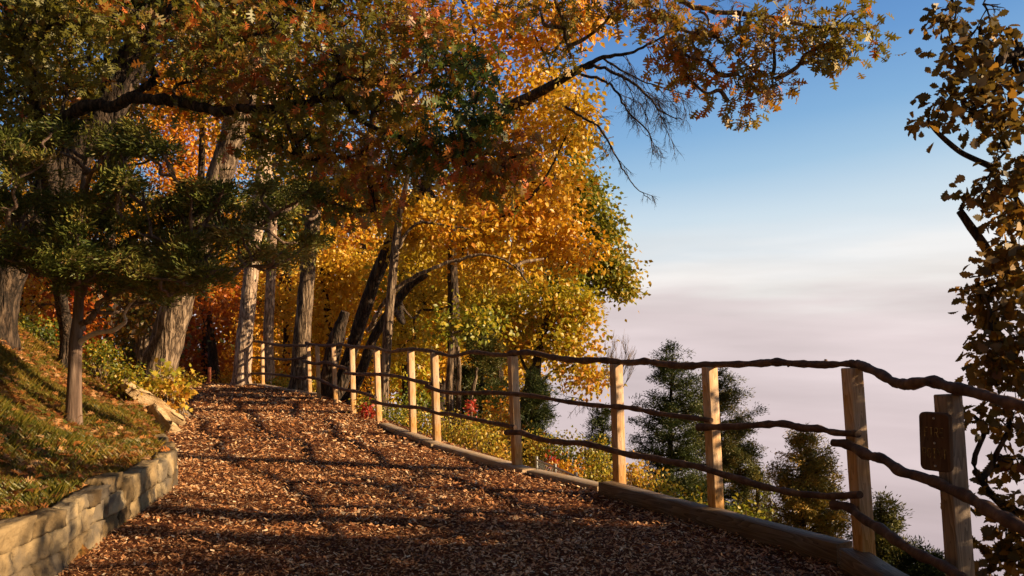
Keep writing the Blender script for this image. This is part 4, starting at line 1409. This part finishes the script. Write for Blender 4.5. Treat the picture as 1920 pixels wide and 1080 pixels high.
# --- trunks and trees of the wood behind
BG = 'autumn trees standing deeper in the wood'
BGT = [
    (30, 24, 560, 330, 95, 200, 'amber', 'bark_dark', .16, 'orange tree at the picture edge behind the big dark trunk'),
    (120, 27, 600, 480, 90, 130, 'rust', 'bark', .14, 'red orange tree low between the cedar trunk and the dark trunk'),
    (262, 19, 600, 470, 60, 60, 'darkmix', 'bark', .15, 'shaded pair of brown trunks just left of the thick leaning oak'),
    (200, 33, 310, 200, 100, 130, 'amber', 'bark_dark', .18, 'bright orange crown glimpsed above the cedar on the left'),
    (345, 36, 290, 200, 100, 130, 'amber', 'bark', .2, 'golden orange crown seen between the two leaning oaks'),
    (388, 31, 640, 600, 62, 100, 'rust', 'bark_dark', .2, 'rusty orange maple with black trunk at the far end of the path'),
    (455, 38, 600, 560, 70, 130, 'amber', 'bark_dark', .2, 'orange maple filling the gap behind the pale ash trunks'),
    (530, 34, 620, 560, 60, 130, 'yellow', 'bark_dark', .16, 'yellow tree seen between the two straight ash trunks'),
    (620, 31, 620, 540, 70, 140, 'yellow', 'bark_dark', .16, 'yellow tree directly behind the broken trunk'),
    (690, 34, 560, 480, 80, 160, 'yellow', 'bark_dark', .18, 'tall yellow tree behind the crossing trunks'),
    (760, 29, 620, 600, 62, 110, 'yellowgreen', 'bark_dark', .14, 'lime yellow tree right of the slender upright trunk'),
    (830, 33, 560, 520, 75, 150, 'yellow', 'bark_dark', .18, 'golden tree behind the dark straight trunk'),
    (925, 31, 520, 480, 80, 130, 'yellowgreen', 'bark_dark', .16, 'yellow green tree behind the soft pine'),
    (60, 26, 150, 60, 90, 150, 'darkmix', 'bark_dark', .18, 'dark leaved oak behind the red oak at the top left corner'),
    (200, 28, 110, 20, 100, 120, 'darkmix', 'bark_dark', .18, 'dark leaved oak crown above the left leaning trunk'),
    (400, 30, 110, 20, 110, 130, 'amber', 'bark_dark', .18, 'amber crown high between the leaning oaks and the ash trunks'),
    (560, 44, 420, 330, 110, 170, 'yellow', 'bark_dark', .2, 'distant yellow crown behind the middle of the wood'),
    (1000, 28, 450, 420, 75, 110, 'yellow', 'bark_dark', .16, 'golden crown behind the orange boughs near the edge of the wood'),
]
for i, (px, d, cy_, top, rx, ry, pal, bark, r, lb) in enumerate(BGT):
    rg = np.random.default_rng(300 + i)
    pf = []
    n = 4 if ry > 110 else 3
    for q in range(n):
        t = (q + .5) / n
        pf.append((px + rg.normal(0, rx * .28), cy_ - ry + 2 * ry * t * .95, d + rg.normal(0, 1.0), rx * rg.uniform(.75, 1.05), ry / n * 1.5))
    tr = [(px + rg.normal(0, 4), 730, d), (px + rg.normal(0, 5), 620, d), (px + rg.normal(0, 10), 500, d), (px + rg.normal(0, 14), top - 20, d)]
    lim = ()
    if i == 2: lim = [([(284, 700, 19), (276, 620, 19), (280, 540, 19), (272, 440, 19)], .14, .08)]
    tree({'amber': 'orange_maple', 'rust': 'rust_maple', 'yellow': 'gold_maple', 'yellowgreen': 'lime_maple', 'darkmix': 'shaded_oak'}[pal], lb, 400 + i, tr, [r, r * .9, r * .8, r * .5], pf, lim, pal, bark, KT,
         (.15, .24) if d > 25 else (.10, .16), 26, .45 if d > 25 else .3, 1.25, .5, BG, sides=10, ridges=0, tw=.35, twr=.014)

rg = np.random.default_rng(909)
DEEP = [(-20, 'rust', 'shadowy orange tree deep in the wood at the left picture edge'), (75, 'amber', 'orange tree deep in the wood between the two dark left trunks'), (165, 'darkmix', 'dark green tree deep in the wood behind the cedar trunk'),
        (250, 'amber', 'amber tree deep in the wood behind the shaded twin trunks'), (340, 'rust', 'rusty tree deep in the wood just right of the thick leaning oak'), (425, 'amber', 'amber tree deep in the wood left of the striped pale trunk'),
        (500, 'darkmix', 'dark tree deep in the wood between the pale ash trunks'), (590, 'amber', 'amber tree deep in the wood behind the grey trunk'), (680, 'yellow', 'golden tree deep in the wood behind the leaning trunks'),
        (770, 'yellow', 'golden tree deep in the wood right of the slender trunk'), (860, 'amber', 'amber tree deep in the wood behind the dark straight trunk'), (940, 'yellow', 'golden tree deep in the wood behind the dark juniper')]
for i, (px, pal, lb) in enumerate(DEEP):
    d = rg.uniform(41, 48)
    pf = [(px + rg.normal(0, 14), y, d + rg.normal(0, .8), 62, 42) for y in (735, 680, 620, 555, 480, 400)]
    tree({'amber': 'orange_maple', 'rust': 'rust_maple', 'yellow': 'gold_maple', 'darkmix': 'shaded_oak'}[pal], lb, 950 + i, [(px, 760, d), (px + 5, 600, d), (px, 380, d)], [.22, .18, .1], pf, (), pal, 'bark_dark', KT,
         (.26, .38), 26, .7, 1.6, .42, BG, sides=8, ridges=0, tw=0)

# --- evergreens on the slope
CG = 'evergreens on the slope beyond the fence'
conifer('juniper', 'tall dark green juniper rising above the top rail against the fog', 31, 1262, 655, 13.0, 118, 985, 'juniper', 250, 30, .12, (.05, .10), CG, lean=-6, shape=.55, tint=.32)
conifer('juniper', 'broad olive juniper just right of the tall dark one, behind the shadowed fence post', 32, 1345, 705, 14.2, 100, 980, 'juniper', 230, 30, .12, (.05, .10), CG, lean=10, shape=.5, tint=.45)
conifer('juniper', 'golden brown juniper with several spiky tops below the middle rail', 33, 1500, 815, 8.3, 80, 1010, 'goldcedar', 140, 34, .085, (.035, .075), CG, shape=.35, tint=.45)
conifer('juniper', 'small spiky juniper leader beside the golden brown juniper', 34, 1418, 880, 9.5, 40, 1000, 'goldcedar', 60, 30, .085, (.04, .08), CG, shape=.6, tint=.2)
conifer('juniper', 'small dark juniper with bare twiggy neighbour left of the lit fence post', 35, 1128, 765, 12.5, 48, 900, 'juniper', 90, 28, .10, (.05, .09), CG, shape=.6, tint=.4)
conifer('juniper', 'dense dark juniper rising from the yellow shrubs below the maple', 36, 1000, 700, 16.5, 62, 880, 'juniper', 190, 30, .13, (.06, .11), CG, shape=.6, tint=.15)
conifer('juniper', 'olive juniper spray showing right of the corner post at the bottom', 37, 1650, 935, 6.6, 62, 1120, 'goldcedar', 90, 34, .07, (.03, .065), CG, shape=.7, tint=.15)
conifer('soft_pine', 'soft green pine between the dark trunk and the fence post', 38, 900, 590, 18.5, 78, 800, 'juniper', 150, 34, .17, (.08, .15), CG, shape=.45, tint=.68)
conifer('juniper', 'low dark juniper at the foot of the sign post', 39, 1730, 1040, 6.0, 60, 1200, 'juniper', 70, 34, .07, (.03, .065), CG, shape=.7, tint=.4)

rg = np.random.default_rng(60)





def bare_sapling(px, py0, py1, d, label, seed):
    rng = np.random.default_rng(seed)
    a = W(px, py1, d)
    f_ = np.array([a[0], a[1], float(gz(a[0], a[1]))])
    t = W(px + 12, py0, d)
    root = thing('bare_sapling', f_, label, 'sapling', None)
    g = Geo()
    P = smooth_path(np.array([f_ - [0, 0, .1], a, (a + t) / 2 + rng.normal(0, .03, 3), t]), 6)
    tube(g, P, np.linspace(.016, .004, len(P)), 6)
    bare_twigs(g, rng, P[6:], .006, 2, .6, -.5, 8, .35)
    g.build('trunk', M['bark'], root)


bare_sapling(1150, 700, 830, 11.5, 'leafless sapling rising beside the small dark juniper', 1)

# --- shrubs beyond the fence
SG = 'shrubs on the slope just beyond the fence'


def shrub(px, py, d, rx, ry, pal, label, seed, base=.5, name='shrub', n=None, size=(.03, .065), group=SG, per=26, cr=.11, tmpl=KT, cat='shrub'):
    rng = np.random.default_rng(seed)
    c, r = puff(px, py, d, rx, ry)
    foot = np.array([c[0], c[1], float(gz(c[0], c[1]))])
    top_ = max(c[2] + r[2], foot[2] + r[2])
    lowz = max(foot[2] - .05, top_ - 3.2 * r[2])
    r[2] = (top_ - lowz) / 2
    c[2] = (top_ + lowz) / 2
    root = thing(name, foot, label, cat, group)
    g = Geo()
    ncl = n or int(20 * r[0] * r[2] / cr ** 2 * .16) + 12
    C = clump_centres(rng, c, r, ncl)
    C[:, 2] = np.maximum(C[:, 2], gz(C[:, 0], C[:, 1]) + .03)
    for q in C[:: max(1, len(C) // 45)]:
        P = jitter_path(foot + rng.normal(0, .05, 3) * np.array([1, 1, 0]) - [0, 0, .05], q, rng, 5, .18, .03)
        tube(g, P, np.linspace(.010, .003, 5), 4)
    g.build('stems', M['bark'], root)
    g = Geo()
    leaves(g, rng, C, per, cr, tmpl, size, base, .18)
    g.build('leaves', lm(pal), root)
    return root


SH = [
    (690, 762, 15.6, 26, 22, 'bush', 'yellow green shrub behind the ninth post', .5), (740, 780, 15.0, 40, 26, 'bush', 'green shrub low between the slender trunk and the post', .3),
    (796, 790, 13.4, 34, 26, 'bush', 'yellow shrub behind the pair of closely set posts', .6), (850, 800, 12.6, 36, 28, 'bush', 'bright yellow shrub right of the pair of closely set posts', .62),
    (890, 818, 11.8, 34, 26, 'bush', 'lime shrub in the middle of the wide fence bay', .5), (925, 800, 13.5, 40, 26, 'amber', 'orange flecked shrub behind the lime shrub', .3),
    (940, 845, 10.6, 26, 20, 'bush', 'yellow shrub against the left side of the knotted post', .62), (1010, 835, 11.0, 36, 26, 'bush', 'yellow shrub right of the knotted post above the chain link fence', .5),
    (1060, 845, 10.8, 38, 30, 'green', 'green shrub behind the chain link fence', .45), (1110, 850, 10.4, 36, 34, 'green', 'green shrub left of the lit post beyond the kerb', .6),
    (1130, 875, 9.4, 26, 22, 'bush', 'low yellow green shrub at the end of the chain link fence', .45), (1060, 880, 9.9, 24, 14, 'amber', 'low orange shrub seen through the chain link fence', .4),
    (1195, 880, 9.0, 24, 20, 'bush', 'small yellow shrub just right of the lit post', .7), (1240, 920, 8.6, 26, 18, 'bush', 'yellow leaved shrub at the foot of the tall juniper', .5),
    (1300, 940, 8.2, 24, 18, 'green', 'small leafy shrub above the kerb left of the shadowed post', .7), (1400, 970, 7.6, 26, 18, 'bush', 'pale leaved shrub right of the shadowed post above the kerb', .4),
    (780, 745, 18, 40, 22, 'yellowgreen', 'yellow green thicket far behind the pair of posts', .5), (950, 770, 17, 40, 30, 'amber', 'orange thicket in front of the dark juniper', .5),
    (430, 708, 28.5, 20, 12, 'amber', 'orange undergrowth left of the pale striped trunk', .4), (530, 715, 27, 24, 12, 'bush', 'green undergrowth behind the far rails', .2),
    (600, 716, 25, 24, 14, 'yellowgreen', 'yellow undergrowth at the foot of the leaning trunks', .5), (350, 715, 24, 22, 12, 'bush', 'yellow green undergrowth at the far left end of the path', .5),
]
for i, (px, py, d, rx, ry, pal, lb, b) in enumerate(SH):
    far = d > 16
    shrub(px, py, d, rx, ry, pal, lb, 500 + i, b, size=(.03, .06) if not far else (.06, .11), cr=.10 if not far else .2)
shrub(690, 768, 14.4, 9, 8, 'redshrub', 'small scarlet leaved sumac by the foot of the eighth post', 560, .5, 'sumac', 8, (.05, .09), SG, 14, .06)
shrub(882, 760, 13.2, 9, 8, 'redshrub', 'red leaved sumac behind the wide fence bay', 561, .5, 'sumac', 6, (.04, .07), SG, 14, .06)
shrub(1035, 862, 10.2, 9, 7, 'redshrub', 'tiny red sumac above the chain link fence', 562, .5, 'sumac', 6, (.04, .07), SG, 12, .05)
LG = 'bushes at the top of the bank'
shrub(320, 702, 13.6, 26, 24, 'bush', 'bush with large yellow leaves before the thick leaning oak', 570, .52, 'bush', 22, (.06, .11), LG, 10, .12, (*MAPLE,))
shrub(290, 716, 14.2, 22, 13, 'amber', 'low bush of orange and yellow leaves above the tilted rocks', 571, .3, 'bush', 22, (.06, .11), LG, 12, .10, (*MAPLE,))
shrub(338, 735, 13.4, 10, 18, 'bush', 'trailing vine of broad yellow leaves beside the path edge', 572, .75, 'vine', 12, (.07, .12), LG, 8, .07, (*MAPLE,), 'vine')
shrub(238, 700, 12.8, 30, 22, 'green', 'tall green weeds between the cedar and the yellow bush', 573, .65, 'bush', 30, (.04, .08), LG, 26, .11)
shrub(190, 660, 13.8, 34, 18, 'green', 'goldenrod thicket on the bank crest behind the cedar trunk', 574, .8, 'bush', 30, (.04, .08), LG, 26, .11)
shrub(80, 622, 14.5, 50, 22, 'green', 'dim weeds on the bank crest beside the big dark trunk', 575, .5, 'bush', 30, (.05, .09), LG, 26, .13)

# --- unseen trees added behind and beside the viewer to cut skylight on the wood
rg = np.random.default_rng(5151)
for i, (x, y, r, hz, lb) in enumerate(((-9.5, -2.5, .28, 12, 'unseen oak added for shade on the bank behind the viewer to the left'), (-6, -8, .3, 13, 'unseen oak added for shade behind the viewer, farther back along the path'), (-14, 4.5, .3, 13, 'unseen oak added for shade high on the bank outside the left picture edge'),
                                       (-1, -12, .28, 13, 'unseen oak added for shade far behind the viewer beside the path'), (-17, 12, .3, 14, 'unseen oak added for shade deep in the wood outside the left picture edge'), (-6.5, .5, .22, 14, 'unseen oak added for shade on the bank just left of the viewer'))):
    foot = np.array([x, y, 0.0])
    foot[2] = float(gz(x, y))
    root = thing('unseen_shade_oak', foot, lb, 'tree', 'unseen oaks added for their shade')
    g = Geo()
    P = smooth_path(np.array([foot - [0, 0, .3], foot, foot + [.2, .1, hz * .4], foot + [0, .4, hz * .8]]), 6)
    tube(g, P, np.linspace(r * 1.2, r * .4, len(P)), 16, rough=.1, ridges=.1)
    Cs = []
    for q in range(15):
        c = np.array([x, y, 0]) + np.array([rg.normal(0, 2.0), rg.normal(0, 2.0), rg.uniform(2.2, hz)])
        Cs.append(clump_centres(rg, c, np.array([2.0, 2.0, 1.2]), 60))
        Q = smooth_path(jitter_path(P[10], c, rg, 5, .3, .05), 3)
        tube(g, Q, np.linspace(.08, .02, len(Q)), 6)
    g.build('trunk', M['bark'], root, smooth=True)
    g = Geo()
    leaves(g, rg, np.vstack(Cs), 16, .4, OG, (.22, .34), .4)
    g.build('crown', lm('redoak'), root)

rg = np.random.default_rng(616)  # unseen oaks added right of frame; their trunks throw shadow bands across the path
for i, (x, y, r, lb) in enumerate(((9.0, 6.7, .17, 'unseen oak added for trunk shadows beyond the right picture edge, nearest the viewer'), (11.5, 12.2, .2, 'unseen oak added for trunk shadows beyond the right picture edge, second along the fence'), (14.5, 15.0, .24, 'unseen oak added for trunk shadows beyond the right picture edge, farthest along the fence'))):
    foot = np.array([x, y, float(gz(x, y))])
    root = thing('unseen_shadow_oak', foot, lb, 'tree', 'unseen oaks added for their shade')
    g = Geo()
    P = smooth_path(np.array([foot - [0, 0, .3], foot, [x + .3, y, 2.0], [x - .2, y + .4, 6.0], [x, y, 10.5]]), 7)
    tube(g, P, np.linspace(r * 1.4, r * .5, len(P)), 16, rough=.12, ridges=.1)
    Cs = []
    for q in range(2):
        c = np.array([x, y, 10.5]) + rg.normal(0, 1, 3) * [1.5, 1.5, .8]
        Cs.append(clump_centres(rg, c, np.array([1.0, 1.0, .7]), 26))
        tube(g, smooth_path(jitter_path(P[-6], c, rg, 5, .3, .05), 3), np.linspace(.07, .02, 13), 6)
    for q in range(3):
        z0 = rg.uniform(2.2, 6)
        a = np.array([x, y + .1, z0])
        tube(g, smooth_path(jitter_path(a, a + np.array([rg.normal(0, .6), rg.choice([-1, 1]) * rg.uniform(1, 1.8), rg.uniform(.4, 1.2)]), rg, 5, .3, .05), 3), np.linspace(.05, .012, 13), 6)
    g.build('trunk', M['bark'], root, smooth=True)
    g = Geo()
    leaves(g, rg, np.vstack(Cs), 16, .3, OG, (.12, .2), .4)
    g.build('crown', lm('brownoak'), root)

# --- small far marker post
b = W(392, 716, 26.6)
b[2] = float(gz(b[0], b[1]))
g = Geo()
box(g, np.array([0, 0, .25]), .05, .05, .32, bev=.008)
o = g.build('marker_post', noise_mat('red_brown_timber', [(.3, (.12, .03, .015)), (.7, (.26, .08, .04))], 12, (1, 1, .2)))
o.location = b
tag(o, 'short reddish timber post standing alone at the far end of the path', 'post')

# --- chain link fence below the edge
ca, cb_ = W(1006, 862, 9.6), W(1125, 912, 7.9)
cf = thing('chain_link_fence', ca, 'low chain link fence on the slope behind the edging board', 'fence')
H = .75
dn = np.array([0, 0, -H])
ns = 3
for i in range(ns + 1):
    t = i / ns
    p = ca * (1 - t) + cb_ * t
    g = Geo()
    tube(g, [p + dn * 1.6, p + [0, 0, .04]], .018, 8)
    g.build('post', M['galv'], cf)
g = Geo()
tube(g, [ca, cb_], .012, 8)
g.build('top_rail', M['galv'], cf)
g = Geo()
Lc = np.linalg.norm(cb_ - ca)
u = unit(cb_ - ca)
m = int(Lc / .06)
nrm = unit(np.cross(u, [0, 0, 1]))
for i in range(-12, m + 12):
    for s in (1, -1):
        P = []
        for k in range(13):
            x = i * .06 + s * k * .06
            if 0 <= x <= Lc: P.append(ca + u * x + np.array([0, 0, -k * .06]) + nrm * .004 * s)
        if len(P) > 1: tube(g, P, .0028, 3, cap=False)
g.build('wire_mesh', M['galv'], cf)

# ------------------------------------------------------------------ camera, light, sky
cam = bpy.data.cameras.new('camera')
cam.sensor_width = 36
cam.lens = 36 * F / 1920
cam.clip_end = 3000
co = bpy.data.objects.new('camera', cam)
COL.objects.link(co)
co.location = (0, 0, CAMZ)
co.rotation_euler = (math.radians(90) + PITCH, 0, 0)
SC.camera = co

SUN_EL = math.radians(20)
SUN_AZ = math.radians(102)      # clockwise from +Y: from the right, slightly behind the viewer
sl = bpy.data.lights.new('sun', 'SUN')
sl.energy = 5.0
sl.angle = math.radians(.5)
sl.color = (1.0, .74, .44)
so = bpy.data.objects.new('sun', sl)
COL.objects.link(so)
sd = Vector((math.sin(SUN_AZ) * math.cos(SUN_EL), math.cos(SUN_AZ) * math.cos(SUN_EL), math.sin(SUN_EL)))
so.rotation_euler = sd.to_track_quat('Z', 'Y').to_euler()
so.location = (30, -5, 12)

w = bpy.data.worlds.new('World')
SC.world = w
w.use_nodes = True
nt = w.node_tree
nt.nodes.clear()
L = nt.links.new
out = nt.nodes.new('ShaderNodeOutputWorld')
bg = nt.nodes.new('ShaderNodeBackground')
sky = nt.nodes.new('ShaderNodeTexSky')
sky.sky_type = 'NISHITA'
sky.sun_disc = False
sky.sun_elevation = SUN_EL
sky.sun_rotation = SUN_AZ
sky.altitude = 200
sky.air_density = 1.0
sky.dust_density = 0.3
sky.ozone_density = 3.0
bg.inputs['Strength'].default_value = .1
def N(t, **kw):
    n = nt.nodes.new('ShaderNode' + t)
    for k, v in kw.items(): setattr(n, k, v)
    return n


tc = N('TexCoord')
sep = N('SeparateXYZ')
L(tc.outputs['Generated'], sep.inputs[0])
mp = N('Mapping')                       # wisps drawn out along the horizon
mp.inputs['Scale'].default_value = (1.6, 1.6, 11)
mp.inputs['Rotation'].default_value = (0, math.radians(-5), 0)
L(tc.outputs['Generated'], mp.inputs[0])
nz = N('TexNoise')
nz.inputs['Scale'].default_value = 1.5
nz.inputs['Detail'].default_value = 5
L(mp.outputs[0], nz.inputs[0])
amt = N('MapRange')                     # wisps in the fog, none in the clear blue
amt.inputs[1].default_value = .05; amt.inputs[2].default_value = .16
amt.inputs[3].default_value = .19; amt.inputs[4].default_value = .012
L(sep.outputs[2], amt.inputs[0])
cen = N('Math', operation='SUBTRACT'); cen.inputs[1].default_value = .5
L(nz.outputs[0], cen.inputs[0])
ma = N('Math', operation='MULTIPLY_ADD')
# the air is paler towards the sun's side
tilt = N('Math', operation='MULTIPLY_ADD'); tilt.inputs[1].default_value = -.11
sx = N('Math', operation='SUBTRACT'); sx.inputs[1].default_value = .15
hi_ = N('MapRange'); hi_.inputs[1].default_value = .07; hi_.inputs[2].default_value = .22
L(sep.outputs[2], hi_.inputs[0])
sxm = N('Math', operation='MULTIPLY')
L(sep.outputs[0], sx.inputs[0]); L(sx.outputs[0], sxm.inputs[0]); L(hi_.outputs[0], sxm.inputs[1])
L(sxm.outputs[0], tilt.inputs[0]); L(sep.outputs[2], tilt.inputs[2])
L(cen.outputs[0], ma.inputs[0]); L(amt.outputs[0], ma.inputs[1]); L(tilt.outputs[0], ma.inputs[2])
STR = .09
EXPO = 2 ** .95
belt = [(-.30, (.54, .44, .47)), (-.16, (.66, .54, .55)), (-.04, (.75, .635, .645)), (.015, (.76, .65, .655)), (.045, (.79, .70, .695)), (.072, (.87, .835, .81)), (.10, (.87, .87, .87)),
        (.14, (.64, .76, .85)), (.19, (.38, .58, .78)), (.24, (.24, .45, .72)), (.31, (.15, .335, .65)), (.40, (.095, .245, .58))]
fr = N('ValToRGB')
e = fr.color_ramp.elements
lo, hi = belt[0][0], belt[-1][0]
K = 8.0
e[0].position = 0; e[0].color = (*[c / (STR * EXPO) / K for c in belt[0][1]], 1)
e[1].position = 1; e[1].color = (*[c / (STR * EXPO) / K for c in belt[-1][1]], 1)
for p, c in belt[1:-1]:
    q = e.new((p - lo) / (hi - lo)); q.color = (*[a / (STR * EXPO) / K for a in c], 1)
mr = N('MapRange')
mr.inputs[1].default_value = lo; mr.inputs[2].default_value = hi
L(ma.outputs[0], mr.inputs[0]); L(mr.outputs[0], fr.inputs[0])
sc1 = N('VectorMath', operation='SCALE'); sc1.inputs[3].default_value = K
L(fr.outputs[0], sc1.inputs[0])
# thicker and thinner drifts in the fog
mp2 = N('Mapping'); mp2.inputs['Scale'].default_value = (2.4, 2.4, 20); mp2.inputs['Rotation'].default_value = (0, math.radians(-6), 0)
L(tc.outputs['Generated'], mp2.inputs[0])
nz2 = N('TexNoise'); nz2.inputs['Scale'].default_value = 1.1; nz2.inputs['Detail'].default_value = 6
L(mp2.outputs[0], nz2.inputs[0])
dr = N('MapRange'); dr.inputs[1].default_value = .3; dr.inputs[2].default_value = .7; dr.inputs[3].default_value = .84; dr.inputs[4].default_value = 1.12
L(nz2.outputs[0], dr.inputs[0])
low = N('MapRange', interpolation_type='SMOOTHSTEP'); low.inputs[1].default_value = .07; low.inputs[2].default_value = .16; low.inputs[3].default_value = 1; low.inputs[4].default_value = 0
L(sep.outputs[2], low.inputs[0])
dm = N('Mix'); dm.inputs[2].default_value = 1.0
L(low.outputs[0], dm.inputs[0]); L(dr.outputs[0], dm.inputs[3])
sc2 = N('VectorMath', operation='SCALE')
L(sc1.outputs[0], sc2.inputs[0]); L(dm.outputs[0], sc2.inputs['Scale'])
sc1 = sc2
# the bright fog and haze lie over the lake, ahead and to the right; elsewhere and overhead the plain sky
dt = N('VectorMath', operation='DOT_PRODUCT'); dt.inputs[1].default_value = (.35, .93, 0)
L(tc.outputs['Generated'], dt.inputs[0])
am = N('MapRange', interpolation_type='SMOOTHSTEP'); am.inputs[1].default_value = .0; am.inputs[2].default_value = .6
L(dt.outputs['Value'], am.inputs[0])
up = N('MapRange', interpolation_type='SMOOTHSTEP'); up.inputs[1].default_value = .34; up.inputs[2].default_value = .62
up.inputs[3].default_value = 1; up.inputs[4].default_value = 0
L(sep.outputs[2], up.inputs[0])
mm = N('Math', operation='MULTIPLY')
L(am.outputs[0], mm.inputs[0]); L(up.outputs[0], mm.inputs[1])
mx = N('Mix', data_type='RGBA')
dim = N('VectorMath', operation='SCALE'); dim.inputs[3].default_value = .5
L(sky.outputs[0], dim.inputs[0])
L(mm.outputs[0], mx.inputs[0]); L(dim.outputs[0], mx.inputs[6]); L(sc1.outputs[0], mx.inputs[7])
bg.inputs['Strength'].default_value = STR
L(mx.outputs[2], bg.inputs[0])
L(bg.outputs[0], out.inputs[0])

SC.view_settings.view_transform = 'Standard'
SC.view_settings.look = 'None'
SC.view_settings.exposure = 0.95
SC.view_settings.gamma = 1
cy = SC.cycles
cy.max_bounces = 5
cy.diffuse_bounces = 3
cy.glossy_bounces = 2
cy.transmission_bounces = 3
cy.transparent_max_bounces = 4
cy.use_denoising = True
cy.use_adaptive_sampling = True
cy.adaptive_threshold = .02
